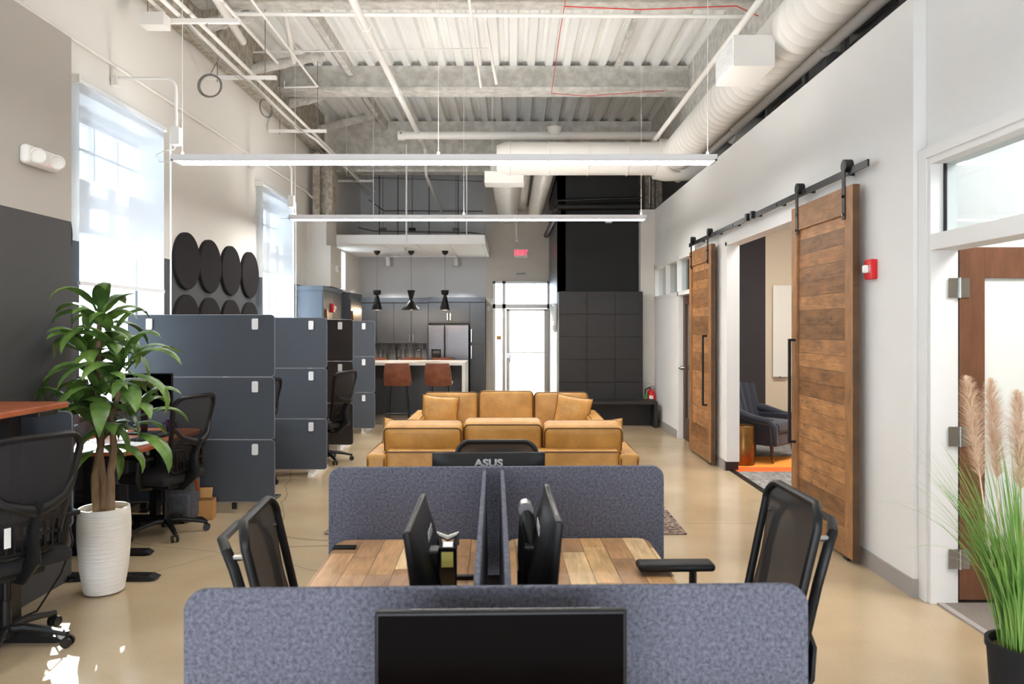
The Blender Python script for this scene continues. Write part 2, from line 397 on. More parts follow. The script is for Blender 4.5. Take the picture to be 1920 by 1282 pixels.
def text_mesh(body, size, name, m, parent, loc, rot, extrude=.001, sx=1, shear=0, bold=0):
    cu = bpy.data.curves.new(name+'_curve', 'FONT'); cu.body = body; cu.size = size; cu.extrude = extrude; cu.align_x = 'CENTER'; cu.align_y = 'CENTER'; cu.shear = shear; cu.offset = bold
    to = bpy.data.objects.new(name+'_tmp', cu); COL.objects.link(to)
    dg = bpy.context.evaluated_depsgraph_get(); dg.update()
    me = bpy.data.meshes.new_from_object(to.evaluated_get(dg)); me.name = name
    bpy.data.objects.remove(to); bpy.data.curves.remove(cu)
    me.materials.clear(); me.materials.append(M[m])
    o = bpy.data.objects.new(name, me); COL.objects.link(o); o.location = loc; o.rotation_euler = rot; o.scale = (sx, 1, 1)
    if parent: o.parent = parent
    return o
def arc(c, r, a0, a1, n, plane='xz', z=0):
    out = []
    for i in range(n+1):
        t = radians(a0 + (a1-a0)*i/n)
        if plane == 'xz': out.append((c[0]+r*cos(t), c[1], c[2]+r*sin(t)))
        elif plane == 'yz': out.append((c[0], c[1]+r*cos(t), c[2]+r*sin(t)))
        else: out.append((c[0]+r*cos(t), c[1]+r*sin(t), c[2]))
    return out
# ------------------------------------------------------------------ camera, light
cam = bpy.data.cameras.new('camera'); co = bpy.data.objects.new('camera', cam); COL.objects.link(co)
co.location = (0, 0, H); co.rotation_euler = (pi/2, 0, 0)
cam.sensor_width = 36; cam.lens = F/1920*36; cam.shift_x = -2/1920; cam.shift_y = -28/1920
cam.clip_start = .05; cam.clip_end = 200
cam.dof.use_dof = True; cam.dof.focus_distance = 7.5; cam.dof.aperture_fstop = 4.5
scene.camera = co
w = bpy.data.worlds.new('sky'); scene.world = w; w.use_nodes = True
bg = w.node_tree.nodes['Background']; bg.inputs[0].default_value = (.86, .92, 1, 1); bg.inputs[1].default_value = 3.6
sun = bpy.data.lights.new('sun', 'SUN'); so = bpy.data.objects.new('sun', sun); COL.objects.link(so)
sun.energy = 16; sun.angle = radians(.6); sun.color = (1, .95, .88)
d = Vector((1.2, -2.35, -1.62)); so.rotation_euler = d.to_track_quat('-Z', 'Y').to_euler(); so.location = (-8, 14, 9)
vs = scene.view_settings; vs.view_transform = 'Standard'; vs.look = 'None'; vs.gamma = 1; vs.use_curve_mapping = False; vs.exposure = EXPOSURE
scene.display_settings.display_device = 'sRGB'

# ------------------------------------------------------------------ shell
ZB = 2.41; ZC = 5.6
def two_tone(name, up, low, z):
    m, nt, b = new_mat(name); L = nt.links
    g = nt.nodes.new('ShaderNodeNewGeometry'); sp = nt.nodes.new('ShaderNodeSeparateXYZ'); L.new(g.outputs['Position'], sp.inputs[0])
    gt = math_n(nt, 'GREATER_THAN', sp.outputs[2], z)
    mx = nt.nodes.new('ShaderNodeMix'); mx.data_type = 'RGBA'; L.new(gt, mx.inputs[0]); mx.inputs[6].default_value = lin(low); mx.inputs[7].default_value = lin(up)
    L.new(mx.outputs[2], b.inputs['Base Color']); b.inputs['Roughness'].default_value = .7
    n = nt.nodes.new('ShaderNodeTexNoise'); n.inputs['Scale'].default_value = 130; L.new(g.outputs['Position'], n.inputs[0])
    bp = nt.nodes.new('ShaderNodeBump'); bp.inputs['Strength'].default_value = .15; bp.inputs['Distance'].default_value = .004
    L.new(n.outputs[0], bp.inputs['Height']); L.new(bp.outputs[0], b.inputs['Normal'])
    return m
M['left_wall'] = two_tone('two_tone_window_wall', (232, 229, 224), (74, 76, 80), ZB)
M['pilaster'] = two_tone('two_tone_pilaster', (192, 186, 178), (74, 73, 74), ZB)

struct(MB().box(-3.9, 6.2, -3, 16.5, -.2, 0).build('floor', 'floor'))
# corrugated deck
m = MB(); prof = []; x = -4.02
while x < 6.1:
    prof += [(x, ZC), (x+.10, ZC), (x+.125, ZC+.075), (x+.175, ZC+.075), (x+.185, ZC+.066), (x+.195, ZC+.075), (x+.24, ZC+.075), (x+.265, ZC)]; x += .265
prof2 = prof + [(prof[-1][0], ZC+.2), (prof[0][0], ZC+.2)]
n = len(prof)
vsl = [(p, yy, q) for yy in (-3, 16.5) for p, q in prof]; m.add(vsl, [(i, i+1, n+i+1, n+i) for i in range(n-1)])
m.box(-4, 6.2, -3, 16.5, ZC+.09, ZC+.2)
struct(m.build('ceiling', 'deck'))
# left wall with window openings
def wall_x(name, x0, x1, y0, y1, z0, z1, holes, mt):
    m = MB(); ys = sorted({y0, y1} | {h[0] for h in holes} | {h[1] for h in holes})
    for a, b in zip(ys, ys[1:]):
        hs = [h for h in holes if h[0] <= a and h[1] >= b]
        if not hs: m.box(x0, x1, a, b, z0, z1); continue
        zs = z0
        for h in sorted(hs, key=lambda h: h[2]):
            if h[2] > zs: m.box(x0, x1, a, b, zs, h[2])
            zs = h[3]
        if zs < z1: m.box(x0, x1, a, b, zs, z1)
    return struct(m.build(name, mt))
WIN = [(1.58, 3.06), (6.06, 7.54), (10.52, 12.02)]
wall_x('wall_left', -3.9, -3.6, -3, 13.48, 0, ZC, [(a, b, .95, 3.66) for a, b in WIN], 'left_wall')
wall_x('wall_kitchen', -3.9, -3.4, 13.48, 16.5, 0, ZC, [(14.1, 14.82, 2.45, 3.2)], 'left_wall')
m = MB().box(-3.9, 6.2, -3.2, -3, 2.5, 5.6).box(-3.9, -3.3, -3.2, -3, 0, 2.5).box(2.4, 6.2, -3.2, -3, 0, 2.5)
struct(m.build('wall_rear', 'white'))
struct(MB().box(-3.6, -2.98, 3.3, 4.93, 0, 3.65).build('wall_pilaster', 'pilaster'))
for i, (a, b) in enumerate(WIN):
    root = thing('window_%d' % (i+1), None, None, (-3.9, a-.08, 0)); struct(root)
    L = b-a+.14
    f = MB(); fr = .05
    for (z0, z1, mul, mun) in ((.9, 2.6, [L/2], [1.75]), (2.98, 3.585, [L*.25, L*.5, L*.75], [3.3])):
        f.box(-.06, .02, 0, L, z1-.05, z1); f.box(-.06, .02, 0, L, z0, z0+.05)
        f.box(-.06, .02, 0, fr, z0, z1); f.box(-.06, .02, L-fr, L, z0, z1)
        if z0 > 2:
            for y in mul: f.box(-.05, .01, y-.012, y+.012, z0, z1)
            for z in mun: f.box(-.05, .01, 0, L, z-.012, z+.012)
        else: f.box(-.05, .01, L*.72, L*.72+.05, z0, z1)
    f.build('window_frame', 'window_frame', root)
    MB().box(-.08, .06, -.06, L+.06, 2.6, 2.98).build('spandrel', 'window_frame', root)
    MB().box(-.08, .06, -.06, L+.06, 3.585, 3.7).build('header', 'window_frame', root)
    MB().box(-.035, -.03, .02, L-.02, .93, 2.58).build('pane', 'glass', root)
    MB().box(-.035, -.03, .02, L-.02, 3.0, 3.57).build('pane', 'glass', root)
    MB().box(0, .33, .085, L-.07, .951, .97).build('window_sill', 'window_frame', root)
    m = MB().box(.03, .299, .08, .086, .97, 3.655).box(.03, .299, L-.066, L-.060, .97, 3.655).box(.03, .299, .086, L-.066, 3.65, 3.656)
    m.build('jamb_liner', 'window_frame', root)
root = struct(thing('window_4', None, None, (-3.9, 14.1, 2.45)))
MB().box(-.03, .02, 0, .05, 0, .75).box(-.03, .02, .67, .72, 0, .75).box(-.03, .02, 0, .72, 0, .05).box(-.03, .02, 0, .72, .70, .75).build('window_frame', 'window_frame', root)
MB().box(-.015, -.01, .02, .7, .02, .73).build('pane', 'glass', root)

# shades
def shade(a, b, zt, zb, label):
    t = thing('roller_shade', label, 'window shade', (-3.52, a-.02, zt), 0, 'solar roller shades')
    L = b-a+.05
    MB().cyl((0, 0, 0), (0, L, 0), .03, n=16).build('roller', 'window_frame', t, True)
    MB().box(.015, .018, .01, L-.03, -(zt-zb), 0).build('shade_fabric', 'shade', t)
    MB().box(.005, .028, .005, L-.03, -(zt-zb)-.03, -(zt-zb)).build('hem_bar', 'window_frame', t)
    for y in (-.01, L): MB().box(-.075, .035, y-.006, y+.012, -.035, .035).build('bracket', 'pipe', t)
    MB().tube([(.05, L+.03, 0), (.05, L+.04, -.8), (.05, L+.04, -2.4)], .005, 6).tube([(.05, L+.06, 0), (.05, L+.055, -2.4)], .005, 6).build('pull_chain', 'pipe', t)
shade(5.91, 7.33, 3.70, 2.07, 'white roller shade lowered over the window nearest the tall leafy plant')
shade(10.22, 11.60, 3.70, 1.2, 'white roller shade over the farther window, just past the round acoustic discs')

# steel column + bulkhead on the left
struct(MB().box(-3.6, -3.17, 12.7, 13.48, 2.41, 3.12).build('wall_bulkhead', 'greige'))
struct(MB().box(-3.6, -3.25, 12.72, 13.46, 3.12, 3.62).build('wall_column_casing', 'cream'))
# back wall
wl = MB().box(-3.4, -.6, 16.3, 16.5, 0, 5.6)
struct(wl.build('wall_back', 'concretewall'))
DX0, DX1, DZ = PX(924, 16.2), PX(1030, 16.2), PZ(527, 16.2)
m = MB().box(-.6, DX0, 16.2, 16.5, 0, 5.6).box(DX0, DX1, 16.2, 16.5, DZ, 5.6).box(DX1, 6.2, 16.2, 16.5, 0, 5.6)
struct(m.build('wall_entrance', 'greige'))
# black core
struct(MB().box(.8, .95, 13.2, 16.2, 0, 4.52).build('wall_core_side', 'charcoal_smooth'))
struct(MB().box(.8, 2.27, 13.2, 13.3, 0, 4.52).box(.8, 2.27, 13.3, 16.2, 4.42, 4.52).build('wall_core_front', 'black_wall'))
struct(MB().box(2.27, 2.66, 13.0, 13.35, 0, 3.79).build('wall_end_strip', 'cream'))
# right wall
m = MB()
m.box(2.52, 2.66, 4.6, 6.2, 0, 3.79).box(2.52, 2.66, 6.2, 8.67, 2.70, 3.79).box(2.52, 2.66, 8.67, 10.05, 0, 3.79)
m.box(2.52, 2.66, 10.05, 13.0, 2.76, 3.79).box(2.52, 2.66, 11.2, 13.0, 0, 2.2)
struct(m.build('wall_right', 'white'))
m = MB().box(2.60, 2.74, -1.5, 4.598, 2.80, 3.79).box(2.60, 2.74, -1.5, 3.45, 0, 2.16)
struct(m.build('wall_office_front', 'white'))
struct(MB().box(2.67, 6.2, 4.6, 16.2, 3.68, 3.76).box(2.75, 6.2, -1.5, 4.6, 3.68, 3.76).build('wall_top_lid', 'charcoal'))
struct(MB().box(6.0, 6.2, -3, 16.2, 0, 5.6).build('wall_far_right', 'tan_wall'))
struct(MB().box(2.74, 6.0, 4.66, 4.76, 0, 3.79).build('wall_office_back', 'white'))
struct(MB().box(2.66, 3.80, 11.0, 11.1, 0, 3.79).build('wall_lounge_dark', 'plum_wall'))
struct(MB().box(3.80, 6.0, 11.0, 11.1, 0, 3.79).build('wall_lounge_tan', 'tan_wall'))
# baseboards
struct(MB().box(2.505, 2.52, 4.6, 6.2, 0, .115).box(2.505, 2.66, 4.585, 4.6, 0, .115).build('baseboard_right', 'baseboard'))
struct(MB().box(2.505, 2.52, 8.67, 10.05, 0, .115).box(2.505, 2.52, 11.2, 13.0, 0, .115).box(2.27, 2.505, 12.985, 13.0, 0, .115).build('baseboard_far_right', 'baseboard'))
struct(MB().box(2.52, 2.67, 8.655, 8.67, 0, .115).build('baseboard_jamb', 'dark_base'))
# opening casing to the lounge
struct(MB().box(2.515, 2.665, 8.6, 8.67, 0.115, 2.70).box(2.515, 2.665, 6.2, 8.67, 2.66, 2.70).build('trim_1', 'white'))
# office storefront frame (transom, jambs)
root = struct(thing('window_5', None, None, (2.56, 0, 0)))
f = MB()
f.box(0, .17, 4.48, 4.598, 0, 2.80).box(0, .17, 3.42, 3.5, 0, 2.2).box(0, .17, -1.5, 4.48, 2.70, 2.768).box(0, .17, -1.5, 4.48, 2.17, 2.27)
f.box(-.015, .0, 4.51, 4.597, 0, 2.80).box(-.015, 0, -1.5, 4.51, 2.74, 2.80)
f.box(.03, .12, .6, .68, 2.27, 2.7)
f.build('window_frame', 'white', root, bevel=.003)
MB().box(.08, .086, -1.5, 4.49, 2.26, 2.71).build('pane', 'glass', root)
MB().box(.075, .092, 4.463, 4.475, 2.27, 2.70).build('gasket', 'black', root)
# far transoms + office door
root = struct(thing('window_6', None, None, (2.53, 10.05, 0)))
f = MB()
for z in (2.18, 2.72): f.box(-.015, .12, 0, 2.95, z, z+.06)
for y in (0, 1.12, 1.95, 2.9): f.box(-.015, .12, y, y+.055, 2.2, 2.78)
f.build('window_frame', 'white', root); MB().box(.05, .056, 0, 2.95, 2.24, 2.73).build('pane', 'glass', root)
root = struct(thing('door_2', None, None, (2.53, 10.1, 0)))
MB().box(-.015, .13, 1.03, 1.12, 0, 2.2).box(-.015, .13, -.05, 0, 0, 2.2).build('door_frame', 'white', root)
MB().box(.06, .105, .9, 1.02, 0.01, 2.17).box(.06, .105, 0.01, .13, 0.01, 2.17).box(.06, .105, .13, .9, .01, .33).box(.06, .105, .13, .9, 2.04, 2.17).build('door_leaf', 'walnut_dark', root)
MB().box(.08, .086, .13, .9, .33, 2.04).build('pane', 'glass', root)
MB().cyl((.06, .96, 1.08), (.0, .96, 1.08), .03, n=14).tube([(0, .96, 1.08), (-.02, .96, 1.08), (-.02, .84, 1.08)], .011, 8).build('door_handle', 'chrome', root, True)
# open office door leaf (door_1)
root = struct(thing('door_1', None, None, (2.735, 4.52, 0)))
LW = .92; z0, z1 = .03, 2.19
MB().box(0, .155, -.045, 0, z0, z1).box(LW-.15, LW, -.045, 0, z0, z1).build('door_leaf', 'walnut', root, bevel=.002)
MB().box(.155, LW-.15, -.045, 0, z0, z0+.28).box(.155, LW-.15, -.045, 0, z1-.19, z1).build('rail', 'walnut', root, bevel=.002)
MB().box(-.002, .0, -.044, -.001, z0, z1).build('door_edge', 'walnut_dark', root)
MB().box(.155, LW-.15, -.028, -.022, z0+.28, z1-.19).build('pane', 'frost', root)
for z in (.28, 1.03, 1.94):
    MB().box(-.07, .0, -.05, -.046, z-.06, z+.06).box(0, .06, -.05, -.046, z-.06, z+.06).cyl((0, -.055, z-.062), (0, -.055, z+.062), .009, n=10).build('hinge', 'chrome', root, False)
# thresholds and other rooms' floors
struct(MB().box(2.56, 2.62, 6.1, 8.7, 0, .012).build('trim_2', 'black'))
struct(MB().box(2.60, 2.64, 3.45, 4.5, 0, .012).build('trim_3', 'baseboard'))
struct(MB().box(2.62, 6.0, 4.76, 8.55, 0, .010).build('floor_lounge_carpet', 'grey_carpet'))
struct(MB().box(2.62, 6.0, 8.55, 8.82, 0, .010).build('floor_red_carpet', 'red_carpet'))
struct(MB().box(2.62, 6.0, 8.82, 9.55, 0, .010).build('floor_orange_carpet', 'orange_carpet'))
struct(MB().box(2.62, 6.0, 9.55, 11.0, 0, .010).build('floor_lounge_edge', 'grey_carpet'))
struct(MB().box(2.64, 6.0, -1.5, 4.66, 0, .010).build('floor_office_carpet', 'office_carpet'))

# entrance door unit at the back
DY = 16.16
def bx(m, px0, px1, py0, py1, y0=DY, y1=DY+.09, zmin=None):
    z0 = 0 if py1 is None else PZ(py1, DY)
    return m.box(PX(px0, DY), PX(px1, DY), y0, y1, z0, PZ(py0, DY))
root = struct(thing('door_3', None, None, (0, 0, 0)))
f = MB()
bx(f, 924, 928.5, 527, None); bx(f, 1026, 1030, 527, None); bx(f, 924, 1030, 527, 531); bx(f, 924, 1030, 570, 578); bx(f, 942, 948, 527, None)
f.build('door_frame', 'alu', root)
f = MB(); bx(f, 949, 955, 579, None, DY-.02, DY+.04); bx(f, 1020.5, 1026, 579, None, DY-.02, DY+.04); bx(f, 949, 1026, 579, 582, DY-.02, DY+.04); f.box(PX(949, DY), PX(1026, DY), DY-.02, DY+.04, .01, .2)
f.build('door_leaf', 'alu', root)
M['backlit'] = mat('frosted_entrance_film', (240, 242, 236), .6)
nt = M['backlit'].node_tree; b = nt.nodes['Principled BSDF']; tl = nt.nodes.new('ShaderNodeBsdfTranslucent'); tl.inputs[0].default_value = (.9, .92, .88, 1)
mxs = nt.nodes.new('ShaderNodeMixShader'); mxs.inputs[0].default_value = .6; nt.links.new(b.outputs[0], mxs.inputs[1]); nt.links.new(tl.outputs[0], mxs.inputs[2]); nt.links.new(mxs.outputs[0], nt.nodes['Material Output'].inputs[0])
f = MB(); bx(f, 955, 1020.5, 582, None, DY+.01, DY+.015); f.build('frosted_pane', 'backlit', root)
f = MB(); bx(f, 928.5, 942, 578, None, DY+.03, DY+.035); f.build('side_pane', 'backlit', root)
f = MB(); bx(f, 928, 942, 531, 570, DY+.03, DY+.035); bx(f, 948, 1026, 531, 570, DY+.03, DY+.035); f.build('transom_pane', 'glass', root)
z = PZ(660, DY)
MB().box(PX(953, DY), PX(1026, DY), DY-.06, DY-.035, z-.012, z+.012).build('push_bar', 'alu', root)
MB().box(PX(949, DY), PX(959, DY), DY-.09, DY-.02, z-.13, z-.02).tube([(PX(956, DY), DY-.08, z-.1), (PX(956, DY), DY-.12, z-.14), (PX(956, DY), DY-.12, z-.22)], .012, 8).build('door_handle', 'chrome', root)
# framing seen in the transom
struct(MB().box(PX(1000, 17.2), PX(1003, 17.2), 17.2, 17.25, 2.2, 3.1).box(PX(935, 17.2), PX(1003, 17.2), 17.2, 17.25, PZ(532, 17.2), PZ(529, 17.2)).build('trim_4', 'alu'))

# ------------------------------------------------------------------ beams
def rough_box(x0, x1, y0, y1, z0, z1, res=.07, amp=.012):
    m = MB().box(x0, x1, y0, y1, z0, z1); return m
def beam(y, zb, tf, label, g='sprayed steel beams'):
    t = thing('ceiling_beam', label, 'beam', (0, y, 0), 0, g)
    MB().box(-3.59, 2.62, -.05, .05, zb+tf, ZC).build('web', 'spray', t)
    MB().box(-3.59, 2.62, -.16, .16, zb, zb+tf).build('bottom_flange', 'spray', t)
beam(7.95, 5.22, .05, 'sprayed white-grey ceiling beam at the very top, nearest the viewer')
beam(10.96, 5.20, .05, 'sprayed grey ceiling beam crossing above the nearer hanging light bar')
beam(13.9, 4.62, .06, 'deep sprayed grey beam over the white horizontal pipe, farthest of the cross beams')
t = thing('ceiling_beam', 'long sprayed beam running away from the viewer above the big round duct', 'beam', (2.62, 0, 0), 0)
MB().box(0, .12, -3, 16.2, 4.78, ZC).build('web', 'spray', t); MB().box(-.08, .2, -3, 16.2, 4.72, 4.78).build('bottom_flange', 'spray', t)
t = thing('ceiling_beam', 'raw sprayed beam on the left wall top, behind the diagonal pipes', 'beam', (-3.58, 0, 0), 0)
MB().box(0, .1, 6.5, 13.9, 4.9, ZC).build('web', 'spray_dark', t); MB().box(0, .24, 6.5, 13.9, 4.85, 4.9).build('bottom_flange', 'spray_dark', t)
tag(MB().box(-2.46, -2.38, -3, 13.85, ZC-.16, ZC).build('ceiling_joist', 'spray'), 'slim sprayed joist running lengthwise on the left part of the deck', 'joist')
tag(MB().box(1.5, 1.56, 8.0, 10.9, ZC-.06, ZC).build('ceiling_joist', 'spray'), 'short slim joist rib on the deck above the right end of the nearer light bar', 'joist')
def kicker(p0, p1, label, r=.055):
    m = MB(); a = Vector(p0); b = Vector(p1); n = 14
    m.tube([a.lerp(b, i/n) for i in range(n+1)], [r*(1+random.uniform(-.12, .12)) for _ in range(n+1)], 8, flat=(1.3, .8))
    tag(m.build('kicker_brace', 'spray', smooth=True), label, 'brace', 'sprayed braces at the left ceiling edge')
kicker(PP(464, 133, 9.7), PP(640, 95, 10.8), 'sprayed diagonal brace meeting the second cross beam near the left wall')
kicker(PP(527, 198, 11.3), PP(660, 168, 12.2), 'sprayed diagonal brace just below the second cross beam on the left')
kicker(PP(583, 246, 13.0), PP(712, 214, 13.75), 'sprayed diagonal brace under the deep far beam near the left wall')
kicker(PP(385, 48, 7.9), PP(470, 30, 8.2), 'sprayed brace highest at left, beside the wide white pipe stub')
kicker(PP(655, 325, 14.2), PP(760, 296, 14.0), 'thin sprayed brace below the deep beam, just above the kitchen canopy')
t = thing('steel_column', 'sprayed steel column standing at the left wall before the kitchen', 'column', (-3.33, 12.9, 0))
MB().box(-.16, .16, -.02, .02, 3.62, 4.75).build('web', 'spray_dark', t)
MB().box(-.17, -.05, -.13, .13, 3.62, 4.75).build('flange', 'spray_dark', t); MB().box(.05, .17, -.13, .13, 3.62, 4.75).build('flange', 'spray_dark', t)
t = thing('steel_column', 'sprayed steel column behind the right end of the far light bar', 'column', (2.62, 13.8, 0))
MB().box(-.03, .03, -.12, .12, 3.79, 5.0).build('web', 'spray_dark', t); MB().box(-.15, -.05, -.12, .12, 3.79, 5.0).build('flange', 'spray_dark', t); MB().box(.05, .17, -.12, .12, 3.79, 5.0).build('flange', 'spray_dark', t)

# ------------------------------------------------------------------ ducts
def ring_tube(m, p0, p1, r, step, n=36, rr=.0028):
    p0 = Vector(p0); p1 = Vector(p1); L = (p1-p0).length; k = int(L/step); pts = []; rs = []
    for i in range(k+1):
        s0 = i*step/L
        for ds, dr in ((0, 0), (.008, rr), (.016, 0)):
            q = min(1, s0+ds/L); pts.append(p0.lerp(p1, q)); rs.append(r+dr)
    pts.append(p1); rs.append(r)
    cl = [(pts[0], rs[0])]
    for p, q in zip(pts[1:], rs[1:]):
        if (p-cl[-1][0]).length > 1e-4: cl.append((p, q))
    return m.tube([c[0] for c in cl], [c[1] for c in cl], n)
t = thing('spiral_duct', 'large white spiral duct running down the right side of the ceiling', 'duct', (2.47, 0, 4.29))
m = MB(); ring_tube(m, (0, .5, 0), (0, 10.9, 0), .25, .16); m.build('duct_run', 'duct', t, True)
m = MB().box(-.57, -.21, 6.3, 6.84, -.34, -.07); m.build('diffuser', 'duct', t, bevel=.004)
# diffuser: box hanging on the inner side with louvre face
mm = MB()
for i in range(12):
    zz = -.325 + i*.0205; mm.box(-.582, -.57, 6.33, 6.81, zz, zz+.011)
mm.build('louvre', 'lamp_shell', t)
t = thing('cross_duct', 'white round duct crossing the room above the light bars and elbowing into the spiral duct', 'duct', (0, 11.25, 4.29))
m = MB(); m.tube([(-.25, 0, 0), (-.12, 0, 0), (2.1, 0, 0), (2.35, -.02, 0), (2.47, -.25, 0)], [.2, .25, .25, .27, .26], 28)
m.build('duct_run', 'duct', t, True)
MB().tube([(2.2, 0, 0), (2.35, 0, -.02), (3.3, 0, -.02)], [.31, .32, .30], 28).build('elbow', 'duct', t, True)
m = MB()
for xx in (-.05, .55, 1.15, 1.75): m.tube(arc((xx, 0, 0), .256, 0, 360, 28, 'yz')[:-1], .008, 6, closed=True)
m.build('strap', 'duct', t)
t = thing('branch_duct', 'wide white duct running back over the entrance from the cross duct', 'duct', (-.12, 0, 4.22))
m = MB(); ring_tube(m, (0, 11.5, 0), (0, 16.2, 0), .235, .14); m.build('duct_run', 'duct', t, True)
MB().box(-.32, .28, 11.25, 11.62, -.30, -.12).build('register_box', 'duct', t)
t = thing('branch_duct', 'narrow white duct running back beside the wide branch duct', 'duct', (.52, 0, 4.26))
m = MB(); ring_tube(m, (0, 11.4, 0), (-.04, 16.2, -.05), .155, .14); m.build('duct_run', 'duct', t, True)
t = thing('branch_duct', 'thin shaded duct between the two white branch ducts', 'duct', (.2, 0, 4.30))
m = MB(); ring_tube(m, (0, 12.6, .1), (0, 16.2, .1), .11, .14); m.build('duct_run', 'duct', t, True)
def branch(px, py, d, px2, py2, r, label):
    a = PP(px, py, d); b = PP(px2, py2, d+.1); t = thing('side_duct', label, 'duct', a)
    m = MB(); v = Vector((b-a)); m.tube([(0, 0, 0), v*.35, v*.4, v*.45, v], [r, r, r*1.08, r, r], 22); m.build('duct_run', 'duct', t, True)
branch(1500, 100, 7.0, 1640, 80, .105, 'round branch duct leaving the big spiral duct to the right over the white wall')
branch(1370, 247, 9.9, 1470, 238, .16, 'short fat duct stub crossing the wall top beyond the big spiral duct')
# long pipes
def pipe(pts, r, label, name='conduit_pipe', cat='pipe', m_='pipe', n=10, group=None):
    return tag(MB().tube(pts, r, n).build(name, m_, smooth=True), label, cat, group)
t = thing('white_pipe', 'thick white pipe with capped end crossing under the deep far beam', 'pipe', (0, 12.4, PZ(254, 12.4)))
x0 = PX(752, 12.4); MB().cyl((x0, 0, 0), (2.5, 0, 0), .066, n=20).build('pipe_run', 'pipe', t, True)
MB().cyl((x0-.05, 0, 0), (x0+.06, 0, 0), .082, n=20).build('end_cap', 'pipe', t, True)
MB().cyl((x0+.01, -.081, .02), (x0+.01, -.086, .02), .018, n=12).build('plug', 'wire', t)
MB().cyl((PX(1040, 12.4), .02, .0), (PX(1040, 12.4), .02, .14), .11, .13, n=20).build('tee_collar', 'duct', t, True)
t = thing('sprinkler_main', 'main white sprinkler pipe running lengthwise just left of centre', 'pipe', (-1.62, 0, 5.0))
MB().cyl((0, -3, 0), (0, 13.4, 0), .042, n=16).build('pipe_run', 'pipe', t, True)
for y in (3.5, 8.1, 10.3, 12.8): MB().cyl((0, y-.05, 0), (0, y+.05, 0), .056, n=16).build('coupling', 'pipe', t, True)
MB().tube([(0, 13.4, 0), (0, 13.62, -.47), (.03, 14.3, -.60), (.1, 15.4, -.85)], .03, 12).build('drop_pipe', 'pipe', t, True)
pipe([(PX(415, 7.75), 7.75, 5.02), (PX(1400, 7.75), 7.75, 4.99)], .022, 'thin white cross pipe nearest the top edge of the view')
pipe([PP(475, 98, 9.3), PP(915, 91, 9.3)], .010, 'thin cross conduit between the first two cross beams')
pipe([(-.43, 2.5, 4.9), (-.43, 9.75, 4.9)], .016, 'slim conduit running lengthwise at the middle of the deck')
pipe([(-.30, 7.8, 4.98), (-.22, 9.6, 4.9)], .02, 'short white pipe stub hanging beside the middle conduit')
pipe([(2.18, 2, 4.58), (2.18, 11.6, 4.58)], .036, 'white pipe running lengthwise on the left side of the big duct')
t = thing('water_pipe', 'stout white pipe running behind the big duct above the right wall', 'pipe', (2.82, 0, 4.24))
MB().cyl((0, 3, 0), (0, 12.5, 0), .075, n=18).build('pipe_run', 'pipe', t, True)
for y in (5.0, 6.6, 9.3): MB().cyl((0, y-.04, 0), (0, y+.04, 0), .088, n=18).build('coupling', 'pipe', t, True)
pipe([PP(400, -12, 7.0), PP(455, 78, 8.6)], .045, 'wide white pipe stub at upper left, nearest the cable runs')
pipe([PP(532, 10, 8.4), PP(551, 116, 9.9)], .034, 'white pipe stub pointing back between the first two beams')
pipe([PP(410, -5, 6.7), PP(520, 118, 9.2)], .018, 'slim conduit running back beside the wide pipe stub, upper left')
pipe([PP(468, -5, 6.9), PP(595, 162, 10.2)], .014, 'slim conduit angling back to the second beam, upper left')
pipe([PP(533, 152, 10.2), PP(533, 164, 10.2), PP(597, 162, 10.2)], .012, 'L-shaped strut under the second beam at left')
# lengthwise conduits on trapeze brackets
pipe([(-3.02, 1.5, 4.63), (-3.02, 15.8, 4.63)], .022, 'upper of the two long conduits on the left trapeze brackets')
pipe([(-3.10, 1.5, 4.61), (-3.12, 9, 4.6), (-3.14, 10.7, 4.6), (-3.0, 11.1, 4.55), (-3.0, 15.4, 4.55)], .022, 'lower of the two long conduits on the left trapeze brackets')
pipe([(-3.3, 5, 4.7), (-3.25, 6.8, 4.62)], .018, 'short conduit bending into the junction box at upper left')
for i, (y, z) in enumerate(((6.8, 4.59), (8.4, 4.61), (10.65, 4.60), (14.2, 4.58))):
    lab = ['nearest, beside the junction box', 'second, holding the round cable coil', 'third, above the farther window', 'farthest, near the kitchen canopy'][i]
    t = thing('trapeze_bracket', 'white strut bracket under the left conduits, '+lab, 'bracket', (0, y, z-.045), 0, 'trapeze brackets')
    MB().box(-3.56 if i else -3.45, -2.55 if i == 0 else -2.72, -.02, .02, -.02, .02).build('strut', 'pipe', t)
    for x in (-3.4, -2.85): MB().cyl((x, 0, -.05), (x, 0, ZC-z+.05), .005, n=6).build('threaded_rod', 'wire', t)
t = thing('junction_box', 'white junction box on the nearest trapeze bracket, upper left', 'box', (-3.25, 6.72, 4.5))
MB().box(-.14, .08, -.1, .05, -.06, .06).build('box_body', 'pipe', t, bevel=.004)
